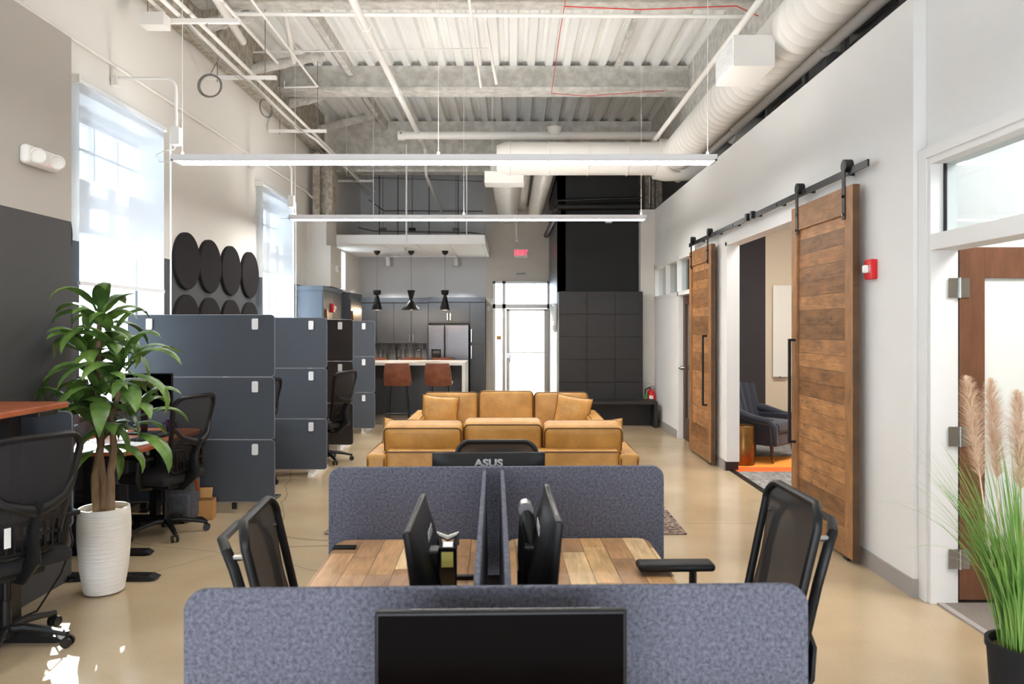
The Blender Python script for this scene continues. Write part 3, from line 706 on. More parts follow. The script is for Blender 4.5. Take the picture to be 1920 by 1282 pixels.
# cable bundle + coils
m = MB()
for k in range(4):
    o = Vector((random.uniform(-.05, .05), 0, random.uniform(-.02, .02))); pts = []
    for i in range(26):
        y = 6.8+i*.35; sag = .07*abs(sin((y-6.8)/1.9*pi))*(.6+.2*k/3)
        pts.append(Vector((-3.06, y, 4.56-sag))+o)
    m.tube(pts, .0042, 5)
tag(m.build('cable_bundle', 'alu', smooth=True), 'bundle of thin grey cables sagging below the left conduits', 'cables')
def coil(c, r, label, n=5, tilt=0, tail=None):
    m = MB()
    for k in range(n):
        rr = r*random.uniform(.9, 1.04); dx = random.uniform(-.01, .01); dy = random.uniform(-.012, .012)
        m.tube([(c[0]+rr*cos(a)*cos(tilt)+dx, c[1]+dy+rr*cos(a)*sin(tilt), c[2]+rr*sin(a)) for a in [2*pi*i/26 for i in range(26)]], .0055, 5, closed=True)
    if tail: m.tube([(c[0], c[1], c[2]+r)] + tail, .005, 5)
    tag(m.build('cable_coil', 'wire', smooth=True), label, 'cable coil')
coil(PP(394, 161, 8.15), .125, 'round coil of grey cable hung on the left bracket against the white wall', 6, 0, [PP(410, 110, 8.5), PP(388, 85, 8.3), PP(350, 70, 8.2)])
coil(PP(499, 203, 9.9), .12, 'narrow edge-on cable coil hanging below the conduits past the round coil', 5, 1.2)
# rods / wires hanging in the room
def rod(px, d, z0, z1, label, r=.004):
    tag(MB().cyl((PX(px, d), d, z0), (PX(px, d), d, z1), r, n=6).build('hanger_rod', 'pipe'), label, 'rod', 'thin hanger rods')
rod(700, 12, 3.4, 5.55, 'thin hanger rod left of the capped white pipe'); rod(650, 12.6, 4.3, 5.5, 'thin hanger rod near the left end of the deep beam')
rod(875, 12.2, 3.2, 4.6, 'thin hanger rod reaching down past the far light bar, right of centre', .008)
rod(762, 12.8, 3.2, 4.9, 'white rod dropping from the beam to the canopy, left of centre', .015)
rod(923, 11.6, 4.5, 5.5, 'thin hanger rod left of the duct register box'); rod(1218, 12.4, 3.8, 5.2, 'hanger rod at the right by the far column')
rod(1300, 9.0, 4.6, 5.5, 'thin hanger rod left of the big duct')
# red cables
pipe([(PX(1058, 7.4), 7.4, PZ(12, 7.4)), (PX(1200, 7.4), 7.4, PZ(18, 7.4)), (PX(1380, 7.4), 7.4, PZ(11, 7.4)), (PX(1422, 7.4), 7.4, PZ(30, 7.4))], .006, 'red cable strung across the deck at upper right', 'red_cable', 'cable', 'red_wire', 6)
pipe([PP(1062, -10, 7.2), PP(1050, 60, 8.6), PP(1034, 175, 10.6), PP(1100, 180, 10.8), PP(1245, 170, 10.8)], .005, 'red cable running back along the deck to the second beam', 'red_cable', 'cable', 'red_wire', 6)
# wall conduit
pipe([(-3.57, 1, 4.04), (-3.57, 12.6, 4.04), (-3.5, 12.8, 3.95)], .016, 'long white conduit on the left wall above the windows')
# extra drops and braces beyond
pipe([PP(700, 333, 14.8), PP(760, 335, 14.8), PP(905, 340, 14.8)], .01, 'thin conduit crossing the upper grey kitchen wall', m_='wire')
pipe([PP(640, 405, 14.5), PP(665, 425, 16.0), PP(700, 433, 16.25), PP(885, 436, 16.25), PP(910, 440, 16.25)], .014, 'conduit running along the kitchen wall just above the canopy', m_='wire')
pipe([PP(692, 375, 14.5), PP(720, 395, 15.2), PP(905, 396, 16.2)], .012, 'conduit crossing the grey kitchen wall at the far light bar', m_='wire')
# plenum clutter above the right wall
for i, (y, z) in enumerate(((5.6, 4.3), (6.6, 4.35), (7.5, 4.4), (8.6, 4.3))):
    lab = ['nearest the viewer', 'second from the viewer', 'third from the viewer', 'farthest from the viewer'][i]
    t = thing('metal_stud', 'galvanised stud standing above the white right wall, '+lab, 'stud', (3.0, y, 3.76), 0, 'galvanised studs above the right wall')
    MB().box(-.02, .02, -.045, -.04, 0, 1.0).box(-.02, .02, .04, .045, 0, 1.0).box(-.02, -.015, -.045, .045, 0, 1.0).build('stud', 'galv', t)
tag(MB().box(2.95, 3.6, 6.9, 7.3, 3.76, 4.3).box(3.0, 3.5, 6.6, 6.9, 3.95, 4.15).build('air_handler', 'galv', bevel=.01), 'dark metal air unit sitting above the right wall behind the ducts', 'air unit')
tag(MB().tube([(3.1, 4.9, 4.15), (3.15, 6.6, 4.2), (3.2, 8.5, 4.1), (3.3, 11, 4.05)], .11, 16).build('flexible_duct', 'galv', smooth=True), 'dark flexible duct lying above the right wall', 'duct')

# ------------------------------------------------------------------ linear lamps
def bar_lamp(label, d, z, x0, x1, lm='lens', um='uplight_fill'):
    t = thing('light_bar', label, 'pendant light', ((x0+x1)/2, d, z), 0, 'linear hanging lights'); h = (x1-x0)/2
    MB().box(-h, h, -.105, .105, .012, .058).build('housing', 'lamp_shell', t, bevel=.003)
    m = MB(); m.box(-h, -h+.02, -.105, .105, 0, .012).box(h-.02, h, -.105, .105, 0, .012).box(-h, h, -.105, -.09, 0, .012).box(-h, h, .09, .105, 0, .012)
    m.build('rim', 'lamp_shell', t)
    MB().box(-h+.02, h-.02, -.09, .09, .004, .012).build('lens', lm, t)
    MB().box(-h+.05, h-.05, -.07, .07, .058, .062).build('added_uplight', um, t)  # added emitter on the lamp top, brightens the ceiling
    for x in (-h+.06, -.06, h-.06):
        MB().cyl((x, 0, .058), (x, 0, 5.5-z), .003, n=6).build('suspension_wire', 'pipe', t)
        MB().cyl((x, 0, .058), (x, 0, .10), .012, n=8).build('wire_grip', 'pipe', t)
    return t
Z1 = PZ(300, 6.5)
bar_lamp('long white light bar hanging nearest, level above the window shades', 6.62, Z1, PX(320, 6.52), PX(1345, 6.52))
bar_lamp('long white light bar hanging farther back, in front of the kitchen canopy', 10.0, PZ(410.5, 9.9), PX(541, 9.9), PX(1213, 9.9), 'lens_far', 'uplight_fill')
bar_lamp('long white light bar hanging overhead above the foreground desks', 3.2, Z1, -3.05, 1.82, 'lens_near', 'lens_near')
def feed(y, zt, label, label2):
    t = thing('lamp_conduit', label, 'conduit', (0, y, 0))
    pts = [(-3.57, y, zt)] + [(-3.2, y, zt)] + arc((-3.12, y, zt-.1), .1, 90, 0, 6) + [(-3.02, y, 3.48)]
    MB().tube(pts, .014, 10).build('pipe_run', 'pipe', t, True)
    MB().box(-3.59, -3.54, y*0-.03, .03, zt-.07, zt+.02).build('wall_box', 'pipe', t)
    m = MB().rrect(-3.06, -2.98, 3.33, 3.49, .01, 1, -.035, .035); m.build('switch_box', 'pipe', t)
    m = MB().tube([(-3.02, 0, 3.33), (-3.04, 0, 3.29), (-3.13, .0, 3.28), (-3.2, 0, 3.24), (-3.17, 0, 3.18), (-3.08, 0, 3.18), (-3.02, 0, 3.25)], .004, 6); m.build('power_cord', 'pipe', t, True)
    # pipe run was drawn in world depth: bring it to the local frame
    t.children[0].location = (0, -y, 0)
feed(6.55, 3.93, 'white conduit dropping from the wall to the nearer light bar', '')
feed(9.95, 3.93, 'white conduit dropping from the wall to the farther light bar', '')
# ================================================================== furniture
# ---- felt panels (a stack of three per bay)
def rr_pts(w, h, r, n=6):
    p = []
    for cx, cz, a0 in ((w-r, h-r, 0), (r, h-r, 90), (r, r, 180), (w-r, r, 270)):
        for k in range(n+1): t = radians(a0+90*k/n); p.append((cx+r*cos(t), cz+r*sin(t)))
    return p
def felt_panel(x0, x1, y, z0, z1, m_, label, group, r=.035, clips=True, th=.018):
    t = thing('felt_panel', label, 'privacy panel', (x0, y, z0), 0, group)
    MB().prism(rr_pts(x1-x0, z1-z0, r), 1, 0, th).build('panel', m_, t, bevel=.003)
    MB().tube([(px, -.001, pz) for px, pz in rr_pts(x1-x0, z1-z0, r)], .0022, 4, closed=True).build('stitched_edge', 'felt_edge', t)
    if clips:
        w = .055; h = .10
        for cx in ((x1-x0)-.205, .17 if x1-x0 > 1.2 else .15):
            m = MB().rrect(cx, cx+w, z1-z0-.135, z1-z0-.135+h, .012, 1, -.016, 0); m.build('clip', 'clip', t, bevel=.002)
    return t
ST = [(205, 515, 240, 'felt_dark', 'nearest', 'beside the leafy plant'),
      (166, 613, None, 'felt_dark', 'second', 'just beyond the nearest stack'),
      (137, 662, None, 'felt_shaded', 'third, darkest', 'beside a mesh chair'),
      (117.5, 703, None, 'felt_dark', 'farthest', 'before the kitchen')]
TH = [.577, .577, .577, .577]
for i, (k, xr, xl, m_, nm, wh) in enumerate(ST):
    y = F/k; x1 = (xr-VX)/k; x0 = (xl-VX)/k if xl else x1-1.34
    x0 = max(x0, -3.56)
    if i == 3: x0 = -3.0
    zt = H + (613-[590, 595.5, 599, 601.5][i])/k
    for j, pos in enumerate(('top', 'middle', 'bottom')):
        z1 = zt - j*.573
        felt_panel(x0, x1, y, z1-.566, z1, m_, '%s felt panel of the %s stack on the left, %s' % (pos, nm, wh), 'stacked felt panels on the left')
    # desk carrying the stack, behind it
    t = thing('standing_desk', 'desk hidden behind the %s felt panel stack on the left' % nm, 'desk', (x0, y+.05, 0), 0, 'desks behind the felt stacks')
    L = x1-x0
    MB().rrect(0, x1*(y+.75)/y-x0, 0, .62, .04, 2, .735, .762).build('desk_top', 'cherry', t, bevel=.003)
    lm = 'black_metal' if i == 0 else 'pipe'
    for xx in (.10, L-.22):
        MB().box(xx, xx+.06, .25, .33, .03, .735).build('leg', lm, t)
        MB().prism([(-.035, 0), (.62, 0), (.62, .02), (.5, .035), (.08, .035), (-.035, .012)], 0, xx-.005, xx+.065).build('foot', lm, t)
    MB().box(.1, L-.15, .05, .08, .63, .72).build('crossbar', lm, t)
    if i == 0:
        MB().box(x0*0+.10, .16, -.03, .0, 0.03, zt-.02).box(L-.4, L-.36, -.028, .0, .03, zt-.02).build('panel_post', 'black_metal', t)
    else: MB().box(L-.22, L-.18, -.028, 0, 0.02, zt-.02).build('panel_post', 'pipe', t)

# ---- cluster of two benches in the foreground
YAW = math.atan(.039/1.556)
OX, OY = -.034, 1.80
def CL(x, y): # cluster local to world
    return (OX + x*cos(YAW) - y*sin(YAW), OY + x*sin(YAW) + y*cos(YAW))
def cthing(name, label, cat, x, y, z, rz=0, group=None):
    a, b = CL(x, y); return thing(name, label, cat, (a, b, z), YAW+rz, group)
W = 1.541
def bench_panel(y, label):
    t = cthing('desk_screen', label, 'privacy panel', 0, y, .56, 0, 'speckled grey felt screens of the desk cluster')
    MB().rrect(-W/2, W/2, 0, .499, .055, 1, 0, .02, n=8).build('panel', 'felt', t, bevel=.004)
    return t
bench_panel(0, 'large speckled blue-grey felt screen nearest the viewer, behind the black monitor')
bench_panel(1.556, 'speckled blue-grey felt screen at the far end of the wooden desks')
def divider(x, label, lean):
    t = cthing('desk_screen', label, 'privacy panel', x, .03, .58, 0, 'speckled grey felt screens of the desk cluster')
    m = MB(); m.T = Matrix.Rotation(lean, 4, 'Y'); m.rrect(0, 1.50, 0, .478, .05, 0, -.008, .008); m.build('panel', 'felt_edge2', t, bevel=.003)
M['felt_edge2'] = M['felt']
divider(-.05, 'left one of the two thin felt dividers standing lengthwise between the wooden desks', -.015)
divider(.018, 'right one of the two thin felt dividers standing lengthwise between the wooden desks', .01)
for s, lab in ((-1, 'reclaimed-plank desk on the left side of the foreground cluster'), (1, 'reclaimed-plank desk on the right side of the foreground cluster')):
    t = cthing('wood_desk', lab, 'desk', 0, 0, 0, 0, 'plank desks of the foreground cluster')
    x0, x1 = ((-.715, -.075) if s < 0 else (.045, .685))
    MB().rrect(x0, x1, .03, 1.535, .06, 2, .705, .735).build('desk_top', 'desk_wood', t, bevel=.004)
    for yy in (.25, 1.3):
        MB().box((x0+x1)/2-.03, (x0+x1)/2+.03, yy-.04, yy+.04, .03, .705).build('leg', 'pipe', t)
        MB().box(x0+.04, x1-.04, yy-.035, yy+.035, 0, .03).build('foot', 'pipe', t)
    MB().box((x0+x1)/2-.02, (x0+x1)/2+.02, .29, 1.26, .60, .66).build('crossbar', 'pipe', t)
# brackets on the desks
t = cthing('cable_grommet', 'small black cable grip on the far left corner of the left plank desk', 'desk clip', -.66, 1.40, .7355)
MB().box(-.055, .045, -.016, .016, 0, .012).box(-.055, -.04, -.016, .016, -.03, .0).build('grip', 'black', t, bevel=.003)
t = cthing('cable_grommet', 'small black cable grip beside the felt divider on the left plank desk', 'desk clip', -.14, 1.0, .7355)
MB().box(-.03, .05, -.012, .012, 0, .016).build('grip', 'black', t, bevel=.003)
t = cthing('desk_charger', 'dark wedge-shaped pad on the left desk beside the divider', 'charger', -.135, .72, .7355)
MB().prism([(-.05, -.06), (.05, -.09), (.05, .08), (.0, .1)], 2, 0, .025).build('pad', 'black', t, bevel=.003)

def monitor(label, x, y, zb, zt, w, rz, lean=0, group=None, logo=True, arm=None, deskz=.735, raw=False, stand=True, curved=True):
    """screen faces local -Y, centre of its foot at the origin"""
    if raw: t = thing('monitor', label, 'monitor', (x, y, deskz), rz, group)
    else: t = cthing('monitor', label, 'monitor', x, y, deskz, rz, group)
    h = zt-zb; z0 = zb-deskz
    R = Matrix.Translation((0, 0, z0+h/2)) @ Matrix.Rotation(lean, 4, 'X') @ Matrix.Translation((0, 0, -h/2))
    m = MB(); m.T = R; m.rbox((0, 0, h/2), w, .022, h, r=.006, n=2, m=2)
    m.build('display', 'black', t, True)
    m = MB(); m.T = R; m.box(-w/2+.008, w/2-.008, -.0125, -.0112, .018, h-.008); m.build('screen', 'screen', t)
    m = MB(); m.T = R   # domed rear housing
    def fn(u, v):
        X = (u-.5)*(w-.012); Z = h*.02+v*h*.96
        e = min(1, min(u, 1-u)*5)**.5*min(1, min(v, 1-v)*4)**.5
        return (X, .011+(.016+.055*(1-v)**1.2)*e, Z)
    m.grid(fn, 20, 14); m.build('rear_housing', 'black', t, True)
    m = MB(); m.T = R
    for i in range(14): 
        xx = -w*.36+i*w*.055; m.box(xx, xx+w*.045, -.002, .004, h-.0005, h+.0012)
    m.build('vent', 'black_gloss', t)
    if logo:
        lf = .77 if logo is True else logo
        o = text_mesh('ASUS', .048, 'logo', 'logo', t, (0, 0, 0), (0, 0, 0), .0008, 1.25, .0, .0018)
        o.matrix_local = R @ Matrix.Translation((0, .011+.016+.055*(1-lf)**1.2+.0008, h*lf)) @ Matrix.Rotation(pi, 4, 'Z') @ Matrix.Rotation(pi/2, 4, 'X') @ Matrix.Diagonal((1.25, 1, 1, 1))
    if stand:
        MB().rrect(-.11, .11, -.09, .11, .02, 2, 0, .012).build('stand_base', 'black', t, bevel=.002)
        MB().box(-.03, .03, .045, .065, .01, z0+h*.6).build('stand_neck', 'black', t, bevel=.004)
    return t, z0+h*.5
# near black monitor in front, screen to the viewer
monitor('black monitor in the immediate foreground, its dark screen facing the viewer', .003, -.215, .745, 1.088, .545, 0, raw=False, logo=False, deskz=.735)
# monitor beyond the far screen, its back to the viewer
monitor('black monitor behind the far felt screen, its maker mark facing the viewer', PX(917, 3.62)+.078, 3.60-OY, .78, 1.083, .555, pi, logo=.845)
# desks at both ends of the cluster
def end_desk(y0, y1, label):
    t = cthing('end_desk', label, 'desk', 0, 0, 0, 0, 'end desks of the cluster')
    MB().rrect(-.76, .76, y0, y1, .05, 2, .705, .735).build('desk_top', 'desk_wood', t, bevel=.003)
    for xx in (-.6, .6):
        MB().box(xx-.03, xx+.03, (y0+y1)/2-.03, (y0+y1)/2+.03, .03, .705).build('leg', 'pipe', t); MB().box(xx-.035, xx+.035, y0+.06, y1-.06, 0, .03).build('foot', 'pipe', t)
end_desk(1.60, 2.28, 'wooden desk hidden behind the far felt screen, carrying the monitor seen from behind')
end_desk(-.74, -.03, 'wooden desk under the foreground monitor, below the view')
# two monitors on arms
def arm_unit(label, x, y, mx, mz, side, up):
    t = cthing('swing_mount', label, 'monitor mount', x, y, .7355)
    MB().rrect(-.045, .045, -.05, .05, .012, 2, 0, .02).build('base_plate', 'black', t, bevel=.003)
    MB().cyl((0, 0, .02), (0, 0, .16), .022, n=16).build('post', 'black_metal', t, True)
    e = Vector((side*.035, .10, up))
    m = MB(); a = Vector((0, 0, .15)); m.tube([a, a.lerp(e, .25), a.lerp(e, .75), e], [.024, .032, .030, .022], 10, flat=(1, .75)); m.build('lower_arm', 'black_metal', t, True)
    m = MB(); q = Vector((mx, .0, mz)); m.tube([e, e.lerp(q, .5)+Vector((0, 0, .02)), q], [.022, .024, .018], 10); m.build('upper_arm', 'chrome' if side > 9 else 'black_metal', t, True)
    MB().cyl((e.x, e.y-.03, e.z), (e.x, e.y+.03, e.z), .026, n=16).build('elbow_joint', 'chrome', t, True)
    MB().box(mx+side*.0-.03, mx+.03, -.035, .035, mz-.045, mz+.045).build('swivel_head', 'black', t, bevel=.008)
    m = MB()
    for k in range(3):
        pts = [q, q+Vector((-.0, -.06-.02*k, -.06)), q+Vector((-mx*.5, -.1+.03*k, -.16)), Vector((0.02*k, -.05, .05)), Vector((.01, -.02, .02))]
        m.tube(pts, .004, 6)
    m.build('power_cable', 'black', t, True)
    return t
def side_monitor(label, x, y, zb, zt, rz, lean):
    t, zc = monitor(label, x, y, zb, zt, .52, rz, lean, 'side monitors on the plank desks', logo=.72, stand=False)
    return t
side_monitor('black monitor on the left plank desk, its screen turned to the left', -.262, .70, .775, 1.075, -pi/2, .13)
side_monitor('black monitor on the right plank desk, screen turned to the right chair', .165, .60, .80, 1.13, pi/2, .08)
ar = arm_unit('low black monitor arm on the left plank desk with a yellow label', -.165, .62, -.055, .19, -1, .13)
MB().box(-.019, .019, -.0455, -.045, .185, .235).build('label_sticker', 'yellow', ar)
m = MB().rrect(-.03, .03, .03, .25, .012, 1, -.045, .02); m.build('motor_drum', 'black_gloss', ar, bevel=.004)
MB().tube([(-.026, -.015, .25), (-.03, -.015, .285), (0, -.015, .27), (.03, -.015, .285), (.026, -.015, .25)], .011, 8).build('yoke', 'chrome', ar, True)
arm_unit('raised black monitor arm on the right plank desk, elbow above the desk', .085, .62, .03, .2, .3, .34)

# ------------------------------------------------------------------ chairs
def star_base(t, r=.31, hub=.10, mk='black', rot=0):
    MB().cyl((0, 0, .06), (0, 0, .13), .035, n=16).build('base_hub', mk, t, True)
    for k in range(5):
        a = rot+2*pi*k/5+.3; c, s = cos(a), sin(a)
        MB().tube([(0, 0, .105), (.1*c, .1*s, .112), (.22*c, .22*s, .092), (r*c, r*s, .07)], [.028, .026, .022, .018], 8, flat=(.8, 1)).build('base_leg', mk, t, True)
        q = MB(); cx, cy = r*c, r*s; px, py = -s, c
        q.cyl((cx, cy, .085), (cx, cy, .045), .01, n=8)
        for sg in (-1, 1):
            ox, oy = cx+px*.012*sg, cy+py*.012*sg
            q.cyl((ox, oy, .028), (ox+px*.014*sg, oy+py*.014*sg, .028), .028, n=14)
        q.build('caster', 'black', t, True)
    MB().cyl((0, 0, .10), (0, 0, .26), .027, n=14).cyl((0, 0, .24), (0, 0, .42), .018, n=14).build('gas_column', mk, t, True)
def back_outline(wt, wb, z0, z1, yb, yt, n=7, r=.07, curve=.05):
    """closed loop of points; back lies at -Y side, top yt, bottom yb"""
    P = []
    for cx, cz, a0, ww in ((1, 1, 0, 0), (-1, 1, 90, 0), (-1, -1, 180, 0), (1, -1, 270, 0)):
        for k in range(n+1):
            t = radians(a0+90*k/n); half = (wt if cz > 0 else wb)/2
            X = cx*(half-r)+r*cos(t); Z = (z1-r if cz > 0 else z0+r)+r*sin(t)
            P.append((X, Z))
    out = []
    for X, Z in P:
        v = (Z-z0)/(z1-z0); w_ = (wb+(wt-wb)*v)/2
        y = yb+(yt-yb)*v - .03*sin(pi*v) + curve*(X/w_)**2
        out.append((X, y, Z + (.02*(1-(X/w_)**2) if v > .8 else 0)))
    return out
def surf_y(u, v, yb, yt, curve): return yb+(yt-yb)*v-.03*sin(pi*v)+curve*(2*u-1)**2
def mesh_chair(label, loc, rz, group='black mesh task chairs at the left desks', first=None):
    if first: return dup(first, label, loc, rz)
    t = thing('task_chair', label, 'office chair', loc, rz, group)
    star_base(t)
    MB().rbox((0, .03, .475), .49, .47, .075, r=.034, n=4, m=4, bulge=.15).build('seat', 'black_soft', t, True)
    MB().rbox((0, 0, .415), .26, .30, .05, r=.02, n=2, m=2).build('seat_mechanism', 'black', t, True)
    MB().tube([(.12, .05, .41), (.30, .06, .40)], .008, 8).build('height_lever', 'black', t, True)
    wt, wb, z0, z1, yb, yt, cv = .47, .33, .53, 1.13, -.21, -.34, .06
    o = back_outline(wt, wb, z0, z1, yb, yt, curve=cv)
    MB().tube(o, .017, 8, closed=True, flat=(1.0, 1.25)).build('back_frame', 'black', t, True)
    def fn(u, v):
        w_ = (wb+(wt-wb)*v)/2-.005; return ((2*u-1)*w_, surf_y(u, v, yb, yt, cv), z0+.012+v*(z1-z0-.03)+(.02*(1-(2*u-1)**2) if v > .8 else 0))
    MB().grid(fn, 16, 20).build('back_mesh', 'mesh', t, True)
    # rear Y support
    m = MB()
    zc = .80
    for sg in (-1, 1):
        m.tube([(0, surf_y(.5, .38, yb, yt, cv)-.035, .765), (sg*.07, surf_y(.6, .40, yb, yt, cv)-.03, .785), (sg*.15, surf_y(.85, .46, yb, yt, cv)-.022, .82), (sg*.212, surf_y(1, .6, yb, yt, cv)-.004, .90)], [.024, .022, .018, .014], 8, flat=(1.2, .7))
    m.tube([(0, surf_y(.5, .42, yb, yt, cv)-.035, .80), (0, yb-.055, .66), (0, yb-.07, .52), (0, -.16, .41), (0, -.05, .40)], [.028, .036, .042, .036, .03], 10, flat=(.6, 1.3))
    m.build('back_spine', 'black', t, True)
    # vented lower shell
    m = MB()
    for i in range(7):
        xx = -.11+i*.037
        if abs(xx) < .02: continue
        for za, zb_ in ((.56, .62), (.635, .695)):
            m.box(xx-.006, xx+.006, yb-.028, yb-.012, za, zb_)
    m.box(-.15, .15, yb-.026, yb-.012, .545, .56).box(-.15, .15, yb-.026, yb-.012, .62, .635).box(-.15, .15, yb-.03, yb-.012, .695, .715).box(-.155, -.14, yb-.026, yb-.010, .55, .71).box(.14, .155, yb-.026, yb-.010, .55, .71)
    m.build('lumbar_grille', 'black', t)
    for sg in (-1, 1):
        MB().tube([(sg*.16, 0, .41), (sg*.28, 0, .42), (sg*.295, 0, .50), (sg*.295, -.01, .64)], [.018, .02, .024, .02], 8, flat=(1.3, .8)).build('arm_post', 'black', t, True)
        MB().rbox((sg*.292, .02, .665), .085, .26, .03, r=.013, n=2, m=2).build('arm_pad', 'black', t, True)
    return t
c0 = mesh_chair('black mesh chair at the far left edge, in front of the raised cherry desk', (-2.68, 3.86, 0), radians(60))
st = MB().box(-.13, -.10, -.262, -.259, .60, .70); st = st.build('white_sticker', 'paper', c0)
c1 = mesh_chair('black mesh chair tucked under the cherry desk behind the leafy plant', (-2.86, 6.02, 0), radians(74), first=c0)
for ch in list(c1.children):
    if ch.name.startswith('white_sticker'): bpy.data.objects.remove(ch)
mesh_chair('black mesh chair pushed in between the second and third felt stacks', (-2.36, 9.25, 0), radians(70), first=c1)
mesh_chair('black mesh chair mostly hidden behind the nearest felt stack', (-2.86, 7.8, 0), radians(75), first=c1)

def frame_chair(label, loc, rz, arm_only=0, first=None):
    if first: return dup(first, label, loc, rz)
    t = thing('desk_chair', label, 'office chair', loc, rz, 'charcoal mesh chairs of the foreground cluster')
    star_base(t, .32, rot=.2)
    MB().rbox((0, .04, .475), .49, .46, .07, r=.032, n=4, m=4, bulge=.12).build('seat', 'black_soft', t, True)
    MB().rbox((0, 0, .415), .24, .30, .05, r=.02, n=2, m=2).build('seat_mechanism', 'black', t, True)
    wt, wb, z0, z1, yb, yt, cv = .44, .41, .56, 1.105, -.20, -.325, .04
    o = back_outline(wt, wb, z0, z1, yb, yt, curve=cv, r=.06)
    MB().tube(o, .013, 8, closed=True, flat=(1.1, 1.2)).build('back_frame', 'black', t, True)
    def fn(u, v):
        w_ = (wb+(wt-wb)*v)/2-.004; return ((2*u-1)*w_, surf_y(u, v, yb, yt, cv), z0+.01+v*(z1-z0-.02)+(.02*(1-(2*u-1)**2) if v > .8 else 0))
    MB().grid(fn, 14, 18).build('back_mesh', 'mesh2', t, True)
    # outer rear hoop carrying the back
    pts = []
    for sg in (-1, 1):
        q = [(sg*.10, -.14, .42), (sg*.16, -.20, .50), (sg*.195, -.245, .66), (sg*.208, -.285, .86), (sg*.21, -.318, .98), (sg*.19, -.345, 1.03), (sg*.10, -.385, 1.045)]
        pts += q if sg < 0 else q[::-1]
    MB().tube(pts, .0145, 8, flat=(1.15, .9)).build('rear_hoop', 'black', t, True)
    for sg in (-1, 1): MB().tube([(sg*.195, -.335, 1.01), (sg*.195, -.275, 1.01)], .010, 8).build('hoop_joint', 'chrome', t, True)
    MB().tube([(0, .02, .40), (0, -.12, .40), (0, -.23, .45), (0, -.285, .54), (0, -.30, .64), (0, -.285, .74)], [.02, .03, .05, .055, .05, .028], 10, flat=(.4, 3.4)).build('back_spine', 'black', t, True)
    for sg in (-1, 1):
        MB().tube([(sg*.17, -.02, .41), (sg*.275, -.02, .42), (sg*.30, -.02, .50), (sg*.30, -.02, .74)], [.018, .02, .022, .018], 8, flat=(1.4, .8)).build('arm_post', 'black', t, True)
        MB().rbox((sg*.30, .05, .765), .085, .30, .032, r=.014, n=3, m=2).build('arm_pad', 'black', t, True)
    return t
f0 = frame_chair('charcoal mesh chair at the right plank desk, facing the desk', (.695, 2.57, 0), radians(90)+.03)
f1 = frame_chair('charcoal mesh chair at the left plank desk, facing the desk', (-.575, 2.52, 0), radians(-90)+.10, first=f0)
frame_chair('charcoal mesh chair beyond the far felt screen, only the top of its back in view', (PX(931, 4.0)+.0, 4.38-.60, 0), pi, first=f0)
f2 = [o for o in bpy.data.objects if o.name == 'desk_chair.002'][0]; f2.scale = (1, 1, .95); f1.scale = (1, 1, .965)
for f_ in (f1, f2):
    for ch in f_.children:
        if ch.name.startswith('arm_pad'): ch.location.z = -.13
        if ch.name.startswith('arm_post'): ch.scale.z = .83

# ------------------------------------------------------------------ sofas
def cushion_part(name, t, c, w, d, h, r, bulge, bax, lean=0, pipe_ax=None, m_='leather'):
    R = Matrix.Translation(c) @ Matrix.Rotation(lean, 4, 'X')
    m = MB(); m.T = R; m.rbox((0, 0, 0), w, d, h, r=r, n=5, m=8, bulge=bulge, bax=bax)
    o = m.build(name, m_, t, True)
    m = MB(); m.T = R
    half = [w/2, d/2, h/2]
    ax = bax; oo = [i for i in range(3) if i != ax]
    for sg in (-1, 1):
        loop = []
        A, B = half[oo[0]]-r*.25, half[oo[1]]-r*.25; rr = r*.6
        for cx, cz, a0 in ((1, 1, 0), (-1, 1, 90), (-1, -1, 180), (1, -1, 270)):
            for k in range(5):
                a = radians(a0+90*k/4); P = [0, 0, 0]
                P[oo[0]] = cx*(A-rr)+rr*cos(a); P[oo[1]] = cz*(B-rr)+rr*sin(a); P[ax] = sg*(half[ax]-r*.28)
                loop.append(P)
        m.tube(loop, .006, 6, closed=True)
    m.build('piping', 'piping', o, True)
    return o
def sofa(label, loc, rz, lift=0):
    t = thing('leather_sofa', label, 'sofa', loc, rz, None)
    Wd, D = 2.25, .95
    m = MB().rbox((0, 0, .26), Wd-.30, D-.06, .26, r=.03, n=3, m=4); m.build('seat_base', 'leather', t, True)
    for sg in (-1, 1):
        m = MB().rbox((sg*(Wd/2-.085), 0, .37), .17, D, .56, r=.035, n=4, m=6, bulge=.0); a = m.build('armrest', 'leather', t, True)
        m = MB()
        for xx in (-.066, .066):
            X = sg*(Wd/2-.085)+xx
            m.tube([(X, D/2-.004, .12), (X, D/2-.004, .60), (X, D/2-.03, .643), (X, 0, .650), (X, -D/2+.03, .643), (X, -D/2+.004, .60), (X, -D/2+.004, .12)], .006, 6)
        m.build('piping', 'piping', a, True)
    MB().rbox((0, -D/2+.085, .40), Wd-.34, .16, .56, r=.03, n=3, m=5).build('back_frame', 'leather', t, True)
    MB().tube([(-Wd/2+.18, -D/2+.004, .665), (Wd/2-.18, -D/2+.004, .665)], .006, 6).build('piping', 'piping', t)
    cw = (Wd-.35)/3
    for i in range(3):
        x = -Wd/2+.175+cw*(i+.5)
        cushion_part('seat_cushion', t, (x, .10, .45), cw-.01, .70, .15, .045, .10, 2)
        cushion_part('back_cushion', t, (x*1.06, -.235+.01*(i == 1), .672+(.016 if i == 1 else -.004)), cw+.035, .20, .44, .055, .28, 1, lean=radians(14+(-2 if i == 1 else 1)))
    for sx in (-1, 1):
        for sy in (-1, 1): MB().cyl((sx*(Wd/2-.1), sy*(D/2-.08), 0), (sx*(Wd/2-.1), sy*(D/2-.08), .13), .02, .028, 12).build('leg', 'walnut_dark', t, True)
    return t
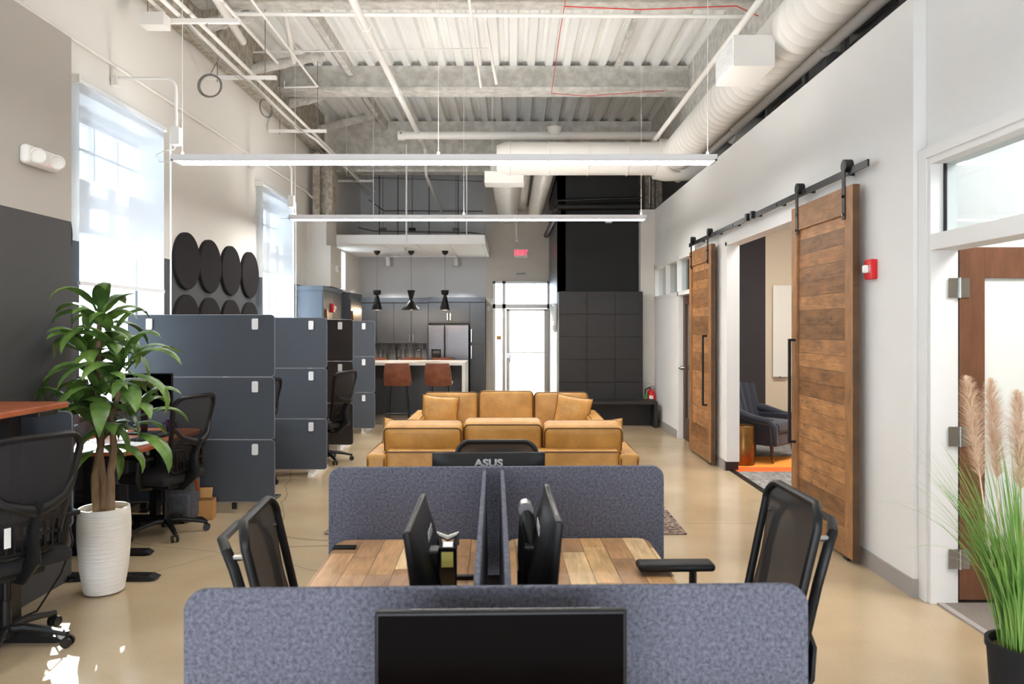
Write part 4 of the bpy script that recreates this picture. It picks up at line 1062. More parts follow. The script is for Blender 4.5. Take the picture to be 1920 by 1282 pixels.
sofa('tan leather sofa nearer the viewer, its back turned to the foreground desks', (-.085, 6.46, .0105), 0)
sofa('tan leather sofa facing the viewer, in front of the glazed entrance door', (-.085, 8.72, .0105), pi)
def throw_pillow(label, loc, rot, s=.46, th=.09):
    t = thing('throw_pillow', label, 'cushion', loc, 0, None, rot=rot)
    def shp(u, v, k):
        a, b = 2*u-1, 2*v-1
        pin = 1-.07*(1-abs(b)**2)*abs(a); pin2 = 1-.07*(1-abs(a)**2)*abs(b)
        y = th*((1-a*a)**.55)*((1-b*b)**.55)
        return (a*s/2*pin, (-1 if k else 1)*(y+.004), b*s/2*pin2)
    m = MB().slab(shp, 18, 18); m.build('pillow_cover', 'leather', t, True)
    m = MB(); N = 12; loop = []
    for (u0, v0, u1, v1) in ((0, 0, 1, 0), (1, 0, 1, 1), (1, 1, 0, 1), (0, 1, 0, 0)):
        for k in range(N):
            q = shp(u0+(u1-u0)*k/N, v0+(v1-v0)*k/N, 0); loop.append((q[0], 0, q[2]))
    m.tube(loop, .0065, 6, closed=True); m.build('piping', 'piping', t, True)
throw_pillow('square tan leather pillow at the left end of the facing sofa', (PX(826, 8.82), 8.72, .665), (radians(-16), radians(5), radians(6)), .44)
throw_pillow('square tan leather pillow at the right end of the facing sofa', (PX(1072, 8.82), 8.72, .665), (radians(-18), radians(9), radians(-8)), .43)
throw_pillow('tan pillow lying on the left arm of the nearer sofa, one corner showing', (-1.0, 6.62, .655), (radians(-22), radians(14), radians(25)), .40, .08)
throw_pillow('tan pillow leaning on the right arm of the nearer sofa, its top edge showing', (.80, 6.64, .655), (radians(-24), radians(-5), radians(-8)), .42, .08)
tag(MB().rrect(-1.55, 1.425, 5.98, 9.5, .01, 2, 0.001, .010).build('area_rug', 'rug'), 'dark patterned area rug under the two leather sofas', 'rug')
# ================================================================== left desks
def cherry_desk(label, x0, x1, y0, y1, z, r=.12, corners=(1, 0, 0, 1), legs=True):
    t = thing('sit_stand_desk', label, 'desk', (0, 0, 0), 0, None)
    MB().rrect(x0, x1, y0, y1, r, 2, z-.03, z, n=8, corners=corners).build('desk_top', 'cherry', t, bevel=.004)
    if legs:
        for yy in (y0+.14, y1-.16):
            MB().box((x0+x1)/2-.03, (x0+x1)/2+.03, yy-.04, yy+.04, .035, z-.03).build('leg', 'black_metal', t)
            MB().prism([(x0+.02, 0), (x1+.04, 0), (x1+.08, .012), (x1+.04, .035), (x0+.02, .035)], 1, yy-.04, yy+.04).build('foot', 'black_metal', t)
        MB().box((x0+x1)/2-.02, (x0+x1)/2+.02, y0+.18, y1-.2, z-.1, z-.04).build('crossbar', 'black_metal', t)
    return t
t = cherry_desk('raised cherry-topped standing desk at the far left edge, with a control pad underneath', -2.96, -2.50, 2.9, 4.13, 1.28, .03)
MB().rrect(-2.60, -2.50, 3.86, 4.02, .01, 2, 1.225, 1.25).box(-2.58, -2.52, 3.89, 3.99, 1.222, 1.226).build('control_pad', 'black', t, bevel=.003)
t2 = cherry_desk('cherry-topped desk beside the window, with papers and a dark blue mug', -3.55, -2.78, 5.33, 6.62, .786, .16)
felt_panel(-2.96, -2.51, 4.16, .56, 1.22, 'felt_dark', 'single charcoal felt panel hanging below the raised cherry desk', None, clips=False)
MB().box(.1, .14, .02, .03, -.54, .6).build('post', 'black_metal', bpy.data.objects['felt_panel.012'] if 'felt_panel.012' in bpy.data.objects else None)
# things on the window desk
t = thing('desk_monitor', 'black monitor on the window desk, half hidden by the plant leaves', 'monitor', (-3.17, 6.25, .787), radians(0))
MB().rbox((0, 0, .36), .52, .025, .32, r=.006, n=2, m=2).build('display', 'black', t, True); MB().box(-.25, .25, -.0145, -.0128, .21, .51).build('screen', 'screen', t)
MB().box(-.025, .025, .02, .04, 0, .35).build('stand_neck', 'black', t); MB().rrect(-.12, .12, -.06, .12, .02, 2, 0, .012).build('stand_base', 'black', t)
t = thing('mug', 'dark blue glazed mug on the window desk near the felt stack', 'mug', (PX(321, 6.35), 6.35, .787))
MB().lathe([(.036, 0), (.044, .01), (.047, .05), (.042, .095), (.046, .105), (.042, .104), (.038, .09), (.040, .02), (0, .015)], 20).build('mug_body', 'mug', t, True)
MB().tube([(-.044, 0, .085), (-.07, 0, .075), (-.072, 0, .04), (-.044, 0, .03)], .006, 8).build('handle', 'mug', t, True)
t = thing('keyboard', 'black keyboard on the window desk in front of the mug', 'keyboard', (-2.98, 6.02, .787), radians(80))
MB().box(-.21, .21, -.07, .07, 0, .014).build('case', 'black', t, bevel=.004)
m = MB()
for i in range(14):
    for j in range(5): m.box(-.2+i*.0287, -.2+i*.0287+.023, -.062+j*.025, -.062+j*.025+.02, .014, .019)
m.build('keys', 'black_soft', t)
for i, (x, y, a, lab) in enumerate(((-3.15, 5.6, .2, 'loose white sheets lying on the near end of the window desk'), (-3.0, 5.75, -.3, 'white sheet overlapping the others beside the keyboard'))):
    t = thing('paper_sheet', lab, 'paper', (x, y, .7868+.001*i), a); MB().box(-.15, .15, -.11, .11, 0, .001+.002*(1-i)).build('sheet', 'paper', t)
t = thing('cardboard_box', 'small open brown carton on the floor in front of the nearest felt stack', 'box', (PX(383, 6.5), 6.50, .0), radians(8))
m = MB().box(-.085, .085, -.07, -.066, 0, .17).box(-.085, .085, .066, .07, 0, .17).box(-.085, -.081, -.07, .07, 0, .17).box(.081, .085, -.07, .07, 0, .17).box(-.085, .085, -.07, .07, 0, .004); m.build('carton', 'cardboard', t)
m = MB(); m.T = Matrix.Translation((-.02, .06, .17)) @ Matrix.Rotation(-.35, 4, 'X'); m.box(-.06, .07, 0, .004, 0, .09); m.build('flap', 'cardboard', t)
t = thing('backpack', 'grey backpack with an orange strap under the window desk', 'bag', (PX(338, 6.4), 6.42, 0), radians(5))
MB().rbox((0, 0, .22), .30, .17, .43, r=.07, n=4, m=5, bulge=.08, bax=1).build('bag_body', 'denim', t, True)
MB().rbox((0, -.09, .15), .22, .06, .22, r=.028, n=3, m=3).build('front_pocket', 'denim', t, True)
MB().tube([(.13, -.07, .40), (.165, -.09, .34), (.165, -.09, .28)], .012, 6, flat=(1.6, .5)).build('strap', 'orange_strap', t, True)
t = thing('pc_tower', 'dark computer cabinet on the floor left of the white plant pot', 'computer', (-3.28, 5.7, 0))
MB().rbox((0, 0, .22), .20, .42, .42, r=.012, n=2, m=2).build('case', 'charcoal_smooth', t, True); MB().box(-.06, .06, -.214, -.211, .3, .38).build('drive_bay', 'black_gloss', t)
# floor cables by the window desk
tag(MB().tube([(-2.83, 4.6, .62), (-2.72, 4.45, .58), (-2.62, 4.35, .42), (-2.66, 4.3, .25), (-2.75, 4.22, .06), (-2.9, 4.1, .012), (-2.75, 3.95, .012), (-2.9, 3.9, .012)], .006, 6).build('power_cord', 'black', smooth=True), 'black power cord looping down to the floor at the far left desk', 'cable')
tag(MB().tube([(-3.2, 5.0, .012), (-2.95, 4.85, .012), (-2.84, 5.05, .012), (-3.05, 5.3, .012), (-3.2, 5.45, .012)], .006, 6).build('power_cord', 'black', smooth=True), 'black cord curled on the floor behind the white plant pot', 'cable')
t = thing('desk_foot_rail', 'flat black metal floor foot sticking out right of the white plant pot', 'desk foot', (0, 0, 0))
MB().prism([(-3.3, 0), (-2.43, 0), (-2.39, .014), (-2.44, .035), (-3.3, .035)], 1, 4.88, 4.97).build('foot_bar', 'black_metal', t)

# ---- leafy plant
t = thing('potted_dracaena', 'tall leafy green plant in a ribbed white ceramic pot', 'plant', (-2.63, 4.70, 0))
MB().lathe([(.095, 0), (.118, .012), (.142, .16), (.155, .34), (.156, .45), (.150, .535), (.147, .545), (.139, .545), (.137, .50), (.0, .495)], 40).build('pot', 'pot_white', t, True)
MB().lathe([(.14, .50), (.10, .512), (.05, .52), (0, .522)], 24).build('soil', 'soil', t, True)
heads = [(-.03, .0, 1.78, 14), (-.12, .04, 1.52, 13), (.13, -.02, 1.46, 14), (.02, -.06, 1.30, 12), (-.16, -.02, 1.20, 12), (.15, .05, 1.14, 13), (.02, .05, 1.64, 9), (-.03, 0, 1.03, 10)]
trunks = [[(-.05, 0, .50), (-.055, .0, .75), (-.03, .02, .95), (-.04, 0, 1.25), (-.03, 0, 1.76)], [(-.01, .03, .50), (-.02, .02, .7), (-.05, .03, .98), (-.14, .03, 1.36)], [(.055, -.02, .50), (.05, -.02, .72), (.075, -.02, .92), (.06, -.03, 1.12), (.12, -.02, 1.32)]]
for k, tr in enumerate(trunks):
    pts = []
    for a, b in zip(tr, tr[1:]):
        for q in range(5): pts.append(Vector(a).lerp(Vector(b), q/5)+Vector((random.uniform(-.003, .003), random.uniform(-.003, .003), 0)))
    pts.append(Vector(tr[-1])); n = len(pts)
    MB().tube(pts, [(.027-.013*i/n)*random.uniform(.93, 1.08) for i in range(n)], 10).build('trunk', 'bark', t, True)
def leaf(m, base, az, el, L, wd, droop, twist=0, n=9):
    d = Vector((cos(az), sin(az), 0)); side = Vector((-sin(az), cos(az), 0)); p = Vector(base); e = el; rows = []
    for i in range(n+1):
        s = i/n
        wv = wd*(sin(pi*min(1, s*.93+.07))**.75)*(1-.25*s) if s < 1 else .0008
        if s < .12: wv = wd*.28
        tan = d*cos(e)+Vector((0, 0, 1))*sin(e); up = tan.cross(side)*-1
        sd = (side*cos(twist*s)+up*sin(twist*s))
        rows += [p-sd*wv/2+up*wv*.16, p-sd*wv*.25+up*.05*wv, p, p+sd*wv*.25+up*.05*wv, p+sd*wv/2+up*wv*.16]
        p = p+tan*L/n; e -= droop/n*(.6+.9*s)
    m.add(rows, [(i*5+j, i*5+j+1, (i+1)*5+j+1, (i+1)*5+j) for i in range(n) for j in range(4)])
rr = random.Random(11)
m = MB()
for hx, hy, hz, n in heads:
    for k in range(n):
        az = 2*pi*k/n*1.0+rr.uniform(-.3, .3)+hz*3; lv = k % 3
        el = (1.2, .7, .1)[lv]+rr.uniform(-.25, .25); L = rr.uniform(.32, .50)*(1 if hz < 1.6 else .9)
        leaf(m, (hx+.015*cos(az), hy+.015*sin(az), hz-.05*lv+rr.uniform(-.03, .05)), az, el, L, rr.uniform(.095, .14), rr.uniform(1.7, 2.7), rr.uniform(-.5, .5))
m.v = [(x if x > -.30 else -.30-.04*(1-math.exp((x+.30)*4)), y, z) for x, y, z in m.v]
m.build('foliage', 'leaf', t, True)

# ---- pampas grass
t = thing('pampas_grass', 'faux pampas grass with beige plumes in a black pot at the right edge', 'plant', (2.0, 2.86, 0))
MB().lathe([(.085, 0), (.10, .012), (.125, .43), (.132, .44), (.132, .465), (.118, .465), (.116, .43), (0, .425)], 36).build('pot', 'black_soft', t, True)
MB().lathe([(.117, .43), (.06, .44), (0, .442)], 20).build('soil', 'soil', t, True)
m = MB(); rg = random.Random(5)
for k in range(330):
    a = rg.uniform(0, 2*pi); r0 = .085*sqrt(rg.random()); az = a+rg.uniform(-.5, .5); L = rg.uniform(.40, .88); e = rg.uniform(1.36, 1.57); dr = rg.uniform(.1, 1.1)*(1 if rg.random() < .8 else 1.9)
    leaf(m, (r0*cos(a), r0*sin(a), .43), az, e, L, rg.uniform(.005, .009), dr, 0, 8)
m.build('grass_blades', 'grass', t, True)
for (bx_, by_, zt, lean) in ((-.215, .02, 1.51, -.26), (-.10, .05, 1.50, -.02), (-.055, -.04, 1.46, .14)):
    m = MB(); base = Vector((bx_*.3, by_, .43)); top = Vector((bx_, by_, zt))
    m.tube([base, base.lerp(top, .6), top], .003, 5)
    for k in range(950):
        s = rg.uniform(0, 1); c = base.lerp(top, .62+.36*s); az = rg.uniform(0, 2*pi)
        L = .068*(sin(pi*(s*.8+.15))**.7)+.01
        leaf(m, c, az, rg.uniform(.7, 1.25), L, .0026, rg.uniform(.3, 1.2), 0, 3)
    m.build('plume', 'plume', t)

# ---- round acoustic discs
def disc(cx, cy, r, label):
    """flat felt disc on the window wall"""
    t = thing('acoustic_disc', label, 'acoustic panel', (-3.6, cx, cy), 0, 'round acoustic discs on the window wall')
    m = MB(); m.T = Matrix.Rotation(pi/2, 4, 'Y'); m.lathe([(r, 0), (r, .034), (r-.006, .040), (0, .040)], 48); m.build('disc_face', 'felt_black', t, True)
ords = ['first', 'second', 'third', 'fourth']
for i, (px, pyt) in enumerate(((353.4, 489.2), (396.3, 499.3), (435.5, 507.5), (470.8, 515.5))):
    k = (VX-px)/3.56; y = F/k; z = H+(613-pyt)/k
    disc(y, z, .312, 'black round felt disc, %s from the left in the upper row' % ords[i])
    disc(y, z-.68, .312, 'black round felt disc, %s from the left in the lower row' % ords[i])
disc(5.60, 2.44, .312, 'black round felt disc half hidden by the charcoal pilaster, upper one')
disc(5.60, 1.76, .312, 'black round felt disc half hidden by the charcoal pilaster, lower one')

# ---- emergency light on the pilaster
k = (VX-73)/2.96; y = F/k
t = thing('emergency_light', 'white twin-head emergency light high on the left pilaster', 'emergency light', (-2.98, y, H+(613-298)/k))
m = MB().rbox((.03, 0, 0), .06, .33, .12, r=.028, n=4, m=3); m.build('housing', 'pipe', t, True)
for s_, lab in ((-.085, 1), (.10, 1)):
    m = MB(); m.T = Matrix.Translation((.062, s_, .0)) @ Vector((.75, -.65, -.12)).to_track_quat('Z', 'Y').to_matrix().to_4x4(); m.lathe([(.03, -.01), (.045, .01), (.047, .03), (.04, .034), (.036, .026), (0, .022)], 24); m.build('lamp_head', 'pipe', t, True)
MB().cyl((.06, .03, -.035), (.063, .03, -.035), .004, n=8).build('status_light', 'led', t)

# ---- barn doors and rail
XR = 2.415
def barn(label, y0, y1, z0, z1, hy, htop, hbot, front=XR):
    t = thing('sliding_barn_door', label, 'barn door', (front, y0, z0), 0, 'sliding barn doors'); L = y1-y0; h = z1-z0; th = .055
    for a in (0, L-.12): MB().box(0, th, a, a+.12, 0, h).build('stile', 'barn_v', t, bevel=.003)
    for a in (0, h-.20): MB().box(0, th, .12, L-.12, a, a+.20).build('rail', 'barn_h', t, bevel=.003)
    MB().box(.018, th-.006, .115, L-.115, .19, h-.19).build('plank_panel', 'barn', t)
    # long pull
    m = MB(); m.box(-.062, -.040, hy-.011, hy+.011, hbot-z0, htop-z0); m.box(-.05, 0, hy-.011, hy+.011, hbot-z0, hbot-z0+.022).box(-.05, 0, hy-.011, hy+.011, htop-z0-.022, htop-z0); m.build('pull_handle', 'black_metal', t, bevel=.002)
    MB().box(.01, .045, .0+.1, .17, -.03, 0).build('floor_guide', 'black_metal', t)
    for a in (.13, L-.13):
        m = MB().rrect(a-.024, a+.024, h-.24, h+.20, .02, 0, -.008, 0); hg = m.build('hanger_strap', 'black_metal', t, bevel=.001)
        m = MB().cyl((-.006, a, h+.155), (.05, a, h+.155), .046, n=20); m.build('wheel', 'black_metal', hg, True)
        for zz in (h-.2, h-.07): MB().cyl((-.016, a, zz), (-.006, a, zz), .011, n=6).build('bolt', 'black_gloss', hg)
zt = 2.70
barn('nearer large wooden barn door on the black rail', 5.20, 6.34, .035, 2.72, 1.14-.09, 1.60, .71)
barn('farther wooden barn door on the black rail, beside the small office door', 8.92, 10.02, .035, 2.72, .18, 1.60, .72)
t = thing('barn_door_rail', 'long flat black steel rail carrying both barn doors', 'rail', (2.44, 0, 2.83))
MB().box(-.005, .008, 5.02, 10.12, -.025, .025).build('track', 'black_metal', t)
for y in (5.4, 6.1, 6.75, 7.4, 8.1, 8.8, 9.6): MB().cyl((.0, y, 0), (.08, y, 0), .013, n=10).cyl((-.012, y, 0), (-.005, y, 0), .012, n=6).build('standoff', 'black_metal', t)
for y in (7.42, 7.58): MB().box(-.03, .012, y-.03, y+.03, -.03, .045).build('end_stop', 'black_metal', t, bevel=.003)

# ---- fire alarm strobe, right wall
def strobe(label, loc, rz, s=1):
    t = thing('fire_alarm', label, 'fire alarm', loc, rz)
    MB().rbox((0, -.022*s, 0), .085*s, .044*s, .125*s, r=.008*s, n=2, m=2).build('housing', 'red', t, True)
    m = MB().rbox((.0, -.055*s, .002), .045*s, .03*s, .05*s, r=.012*s, n=2, m=2); m.build('strobe_lens', 'paper', t, True)
    return t
k = (1634-VX)/2.50; y = F/k
t = strobe('red fire alarm strobe on the white right wall beside the barn door', (2.52, y, H+(613-505)/k), -pi/2, 1.12)
o = text_mesh('FIRE', .03, 'lettering', 'paper', t, (.034, -.0505, 0), (pi/2, pi/2, 0), .0004, 1)

# ---- fire extinguisher
t = thing('fire_extinguisher', 'red fire extinguisher hanging on the wall by the black bench', 'fire extinguisher', (PX(1221, 12.88), 12.88, PZ(779, 12.88)))
MB().lathe([(.0, 0), (.07, 0), (.078, .02), (.078, .36), (.06, .42), (.03, .455), (.028, .47), (0, .47)], 24).build('cylinder', 'red', t, True)
MB().cyl((0, 0, .46), (0, 0, .52), .022, n=12).box(-.09, .05, -.012, .012, .52, .535).box(-.08, .03, -.01, .01, .555, .568).build('valve_handle', 'chrome', t)
MB().tube([(-.02, 0, .5), (-.10, 0, .46), (-.11, 0, .3), (-.095, 0, .2)], .012, 8).build('hose', 'black', t, True)
MB().box(-.05, .02, -.081, -.078, .26, .36).build('label_sticker', 'paper', t); MB().box(-.12, -.07, -.03, -.025, .28, .40).build('inspection_tag', 'green_tag', t)

# ---- lockers and bench
LX0, LX1 = .80, 2.262; LY = 12.72
t = thing('locker_bank', 'black wall of square locker doors, three across', 'lockers', (LX0, LY, 0))
MB().box(0.0, LX1-LX0, .02, .46, .30, 2.32).box(0, LX1-LX0, .1, .46, 0, .30).build('cabinet_body', 'locker', t)
cw = (LX1-LX0)/3; rows = [.30, .74, 1.135, 1.53, 1.925, 2.32]
for c in range(3):
    for r in range(5):
        dr = MB().box(c*cw+.004, (c+1)*cw-.004, 0, .02, rows[r]+.004, rows[r+1]-.004).build('locker_door', 'locker', t, bevel=.001)
        MB().cyl(((c+1)*cw-.035, -.022, rows[r+1]-.21), ((c+1)*cw-.035, 0, rows[r+1]-.21), .014, n=12).build('knob', 'black_metal', dr)
t = thing('bench', 'low black bench under the lockers', 'bench', (.80, 12.28, 0))
MB().box(0, 1.63, 0, .43, .40, .45).build('bench_top', 'locker', t, bevel=.002)
for x in (0.0, 1.58): MB().box(x, x+.05, 0, .43, 0, .40).build('leg', 'locker', t)
MB().box(.05, 1.58, .36, .42, .0, .40).build('back_board', 'locker', t)

# ---- small wall things in the back
t = thing('exit_sign', 'red lit EXIT sign above the entrance door', 'sign', (PX(977, 15.9), 15.95, PZ(474, 15.9)))
MB().rbox((0, 0, 0), .30, .05, .20, r=.01, n=2, m=2).build('housing', 'pipe', t, True); MB().box(-.03, .03, .02, .25, -.04, .04).build('mount', 'pipe', t)
text_mesh('EXIT', .15, 'lettering', 'led', t, (0, -.027, 0), (pi/2, 0, 0), .001, .95, 0, .004)
t = thing('wall_vent', 'small grey transfer grille above the entrance door frame', 'vent', (PX(977, 16.2), 16.2, PZ(513, 16.2)))
MB().box(-.11, .11, -.02, 0, -.03, .03).build('grille_frame', 'alu', t); 
for i in range(4): MB().box(-.095+i*.05, -.06+i*.05, -.024, -.02, -.018, .018).build('slot', 'wire', t)
t = thing('card_reader', 'white card reader left of the entrance door frame', 'reader', (PX(916.5, 16.2), 16.2, PZ(578, 16.2))); MB().rbox((0, -.02, 0), .07, .04, .12, r=.01, n=2, m=2).build('case', 'pipe', t, True)
t = thing('door_sticker', 'small copper-coloured sticker on the narrow glass beside the entrance door', 'sticker', (PX(935.5, 16.15), 16.175, PZ(633, 16.15))); MB().rrect(-.05, .05, -.04, .04, .01, 1, -.003, 0).build('sticker', 'brass', t)
def side_item(name, label, cat, px, py, w_, h_, m_, th=.02, detail=None):
    k = (px-VX)/.79; y = F/k
    t = thing(name, label, cat, (.8, y, H+(613-py)/k), -pi/2)
    MB().box(-w_/2, w_/2, -th, 0, -h_/2, h_/2).build('case', m_, t, bevel=.002)
    if detail: MB().box(-w_*.38, w_*.38, -th-.003, -th, -h_*.3, h_*.4).build('face', detail, t)
side_item('wall_thermostat', 'white framed panel with blue edge on the dark side wall by the entrance', 'control panel', 1041, 590, .55, .40, 'pipe', .05, 'cab_side')
side_item('control_box', 'small white control box under the panel on the dark side wall', 'control panel', 1040, 614, .5, .17, 'pipe', .04, 'wire')
side_item('light_switch', 'white switch plate on the dark side wall by the entrance', 'switch', 1044, 630, .12, .17, 'pipe', .012)
t = thing('motion_sensor', 'small white box under the far light bar on the black wall', 'sensor', (PX(1141, 13.18), 13.2, PZ(413, 13.18))); MB().rbox((0, -.03, 0), .12, .06, .10, r=.01, n=2, m=2).build('case', 'pipe', t, True)
t = thing('black_pipes', 'pair of black pipes slanting along the corner above the entrance', 'pipe', (0, 0, 0))
a = PP(1046, 398, 13.0); b = PP(1024, 441, 15.6); MB().cyl(a, b, .055, n=14).build('pipe_run', 'black', t, True)
MB().cyl(a+Vector((-.14, 0, .0)), b+Vector((-.02, 0, .35)), .035, n=12).build('small_pipe_run', 'black', t, True)
t = thing('black_pipes', 'black pipe along the front of the black wall under the ceiling', 'pipe', (0, 0, 0))
MB().tube([PP(1040, 392, 13.0), PP(1046, 376, 13.0), PP(1205, 371, 13.0)], .025, 10).tube([PP(1046, 388, 13.05), PP(1205, 386, 13.05)], .07, 12).build('pipe_run', 'black', t, True)
t = thing('sprinkler_drop', 'white sprinkler drop hanging above the exit sign', 'sprinkler', (PX(969, 14.8), 14.8, PZ(452, 14.8)))
MB().cyl((0, 0, .03), (0, 0, .85), .012, n=8).cyl((-.03, 0, .1), (-.05, 0, .85), .006, n=6).build('drop_pipe', 'pipe', t, True); MB().lathe([(.0, 0), (.04, 0), (.04, .012), (.02, .03), (0, .035)], 14).build('sprinkler_head', 'pipe', t, True)

# ================================================================== kitchen
KY = 15.86
def kx(px): return PX(px, KY)
def kz(py): return PZ(py, KY)
def bar_handle(p, x, z0, z1, y=0, m_='chrome'):
    MB().box(x-.008, x+.008, y-.035, y-.022, z0, z1).box(x-.006, x+.006, y-.03, y, z0+.02, z0+.035).box(x-.006, x+.006, y-.03, y, z1-.035, z1-.02).build('handle', m_, p)
t = thing('upper_cabinets', 'slate upper kitchen cabinets left of the fridge', 'cabinet', (0, KY, 0))
MB().box(-3.4, kx(803), .02, .42, kz(644), kz(558)).build('cabinet_body', 'cab', t)
MB().box(-3.4, kx(803)+.0, -.01, .02, kz(567), kz(558)).build('crown_board', 'cab', t)
for a, b, hx in ((677, 705, 701), (706, 738, 709.5), (739, 770.5, 768), (771.5, 802.5, 775)):
    dr = MB().box(kx(a)+.004, kx(b)-.002, 0, .02, kz(643.5), kz(568)).build('cabinet_door', 'cab', t, bevel=.002); bar_handle(dr, kx(hx), kz(641), kz(627))
t = thing('fridge_surround', 'tall slate cabinet around and right of the fridge', 'cabinet', (0, KY, 0))
MB().box(kx(803), kx(909.5), .02, .42, kz(606), kz(558)).box(kx(881), kx(909.5), .02, .42, 0, kz(606)).box(kx(801.5), kx(803.2), 0, .44, 0, kz(606)).build('cabinet_body', 'cab', t)
MB().box(kx(803), kx(910), -.01, .02, kz(566), kz(557)).build('crown_board', 'cab', t)
for a, b, z0, z1, hx, h0, h1 in ((803.5, 841.5, 604, 567, 839, 600, 587), (842, 880.5, 604, 567, 844.5, 600, 587), (881.5, 909.5, 644, 567, 884, 641, 617), (881.5, 909.5, 752, 645, 884, 672, 648)):
    dr = MB().box(kx(a), kx(b), 0, .02, kz(z0), kz(z1)).build('cabinet_door', 'cab', t, bevel=.002); bar_handle(dr, kx(hx), kz(h0), kz(h1))
t = thing('refrigerator', 'stainless steel side-by-side fridge with a black water dispenser', 'fridge', (kx(841.5), KY-.04, 0)); hw = kx(879.5)-kx(841.5)
MB().box(-hw, hw, .03, .46, .02, kz(608.5)).build('fridge_body', 'charcoal_smooth', t)
sp = kx(834.5)-kx(841.5)
for a, b in ((-hw, sp-.004), (sp+.004, hw)):
    dr = MB().box(a, b, -.03, .03, .06, kz(608.5)-.005).build('fridge_door', 'steel', t, bevel=.012)
MB().box(sp-.045, sp-.025, -.085, -.065, .55, 1.72).box(sp-.04, sp-.03, -.08, -.03, .58, .62).box(sp-.04, sp-.03, -.08, -.03, 1.65, 1.69).build('handle', 'steel', t)
MB().box(sp+.025, sp+.045, -.085, -.065, .55, 1.72).box(sp+.03, sp+.04, -.08, -.03, .58, .62).box(sp+.03, sp+.04, -.08, -.03, 1.65, 1.69).build('handle', 'steel', t)
MB().box(-hw+.07, -hw+.28, -.034, -.029, .93, 1.22).build('dispenser_panel', 'black_gloss', t); MB().box(-hw+.10, -hw+.25, -.036, -.034, 1.13, 1.19).build('dispenser_buttons', 'charcoal', t)
# lower counter + backsplash
t = thing('base_cabinets', 'slate base cabinets with a pale worktop along the back kitchen wall', 'cabinet', (0, KY-.22, 0))
MB().box(-3.4, kx(801), .02, .62, 0.08, .88).box(-3.4, kx(801), .07, .62, 0, .08).build('cabinet_body', 'cab', t); MB().box(-3.4, kx(801), -.02, .64, .88, .92).build('worktop', 'quartz', t)
for i in range(4): a = -3.38+i*.37; d_ = MB().box(a, a+.363, 0, .02, .1, .86).build('cabinet_door', 'cab', t, bevel=.002); bar_handle(d_, a+.33, .6, .8)
struct(MB().box(-3.4, kx(802), 16.27, 16.3, .92, kz(644)).build('wall_backsplash', 'tile'))
t = thing('outlet', 'black wall outlet on the tiled backsplash', 'outlet', (kx(781), 16.27, kz(657.5))); MB().box(-.05, .05, -.008, 0, -.035, .035).build('cover_plate', 'black', t); MB().box(-.03, -.008, -.01, -.008, -.02, .02).box(.008, .03, -.01, -.008, -.02, .02).build('socket', 'paper', t)
def faucet(label, x, y, s):
    t = thing('faucet', label, 'faucet', (x, y, .92))
    MB().cyl((0, 0, 0), (0, 0, .02), .03*s, n=14).tube([(0, 0, 0), (0, 0, .28*s), (0, -.03*s, .34*s), (0, -.09*s, .36*s), (0, -.14*s, .33*s), (0, -.15*s, .26*s)], .016*s, 10).build('spout', 'black', t, True); MB().cyl((0, 0, .1*s), (.07*s, 0, .13*s), .01*s, n=8).build('lever', 'black', t, True)
faucet('tall black kitchen faucet before the tiled backsplash', kx(741.5), 16.05, 1.0); faucet('small black dispenser tap left of the tall faucet', kx(724), 16.05, .55)
# tall cabinets on the left
t = thing('tall_cabinet', 'tall slate cabinet with a brass handle, the nearer one on the left', 'cabinet', (-3.58, 12.1, 0))
MB().box(0, .42, 0, 1.34, 0, 2.31).build('cabinet_body', 'cab_side', t); MB().box(0, .44, -.02, 1.35, 2.31, 2.385).build('crown_board', 'cab_side', t)
for a in (.0, .67): dr = MB().box(.42, .44, a+.005, a+.665, .1, 2.30).build('cabinet_door', 'cab', t, bevel=.002)
MB().box(.44, .475, .10, .13, 1.35, 2.0).build('handle', 'brass', t)
t = thing('tall_cabinet', 'tall slate cabinet with a brass handle, the farther one on the left', 'cabinet', (-3.38, 13.5, 0))
MB().box(0, .36, 0, 1.0, 0, 2.27).build('cabinet_body', 'cab', t); MB().box(0, .38, -.02, 1.02, 2.27, 2.34).build('crown_board', 'cab', t)
dr = MB().box(.36, .38, .01, .99, .1, 2.21).build('cabinet_door', 'cab', t, bevel=.002); MB().box(.38, .415, .05, .08, 1.35, 2.0).build('handle', 'brass', t)
t = strobe('red fire alarm strobe on the tall slate cabinets by the kitchen', (-3.14, 12.62, PZ(577, 12.5)), pi/2, 1.2)
t = thing('wall_strobe', 'round white strobe on the beige bulkhead above the tall cabinets', 'strobe', (-3.17, 13.1, PZ(504, 13.1)))
m = MB(); m.T = Matrix.Rotation(pi/2, 4, 'Y'); m.lathe([(.0, 0), (.065, 0), (.065, .03), (.05, .045), (0, .05)], 22); m.build('case', 'pipe', t, True); MB().box(.045, .07, -.03, .03, -.03, .03).build('lens_block', 'alu', t, bevel=.005)
# canopy
cy0, cy1 = F/102, F/86; zc0 = PZ(457.5, cy0); zc1 = PZ(440, cy0); cx0, cx1 = PX(600, cy0), PX(909, cy0)
M['canopy'] = mat('canopy_white', (246, 246, 246), .6)
t = thing('ceiling_canopy', 'white hanging ceiling canopy over the kitchen island', 'canopy', (0, 0, 0))
MB().box(cx0, cx1, cy0, cy0+.04, zc0, zc1).box(cx0, cx1, cy1-.04, cy1, zc0, zc1).box(cx0, cx0+.04, cy0, cy1, zc0, zc1).box(cx1-.04, cx1, cy0, cy1, zc0, zc1).build('fascia', 'canopy', t, bevel=.004)

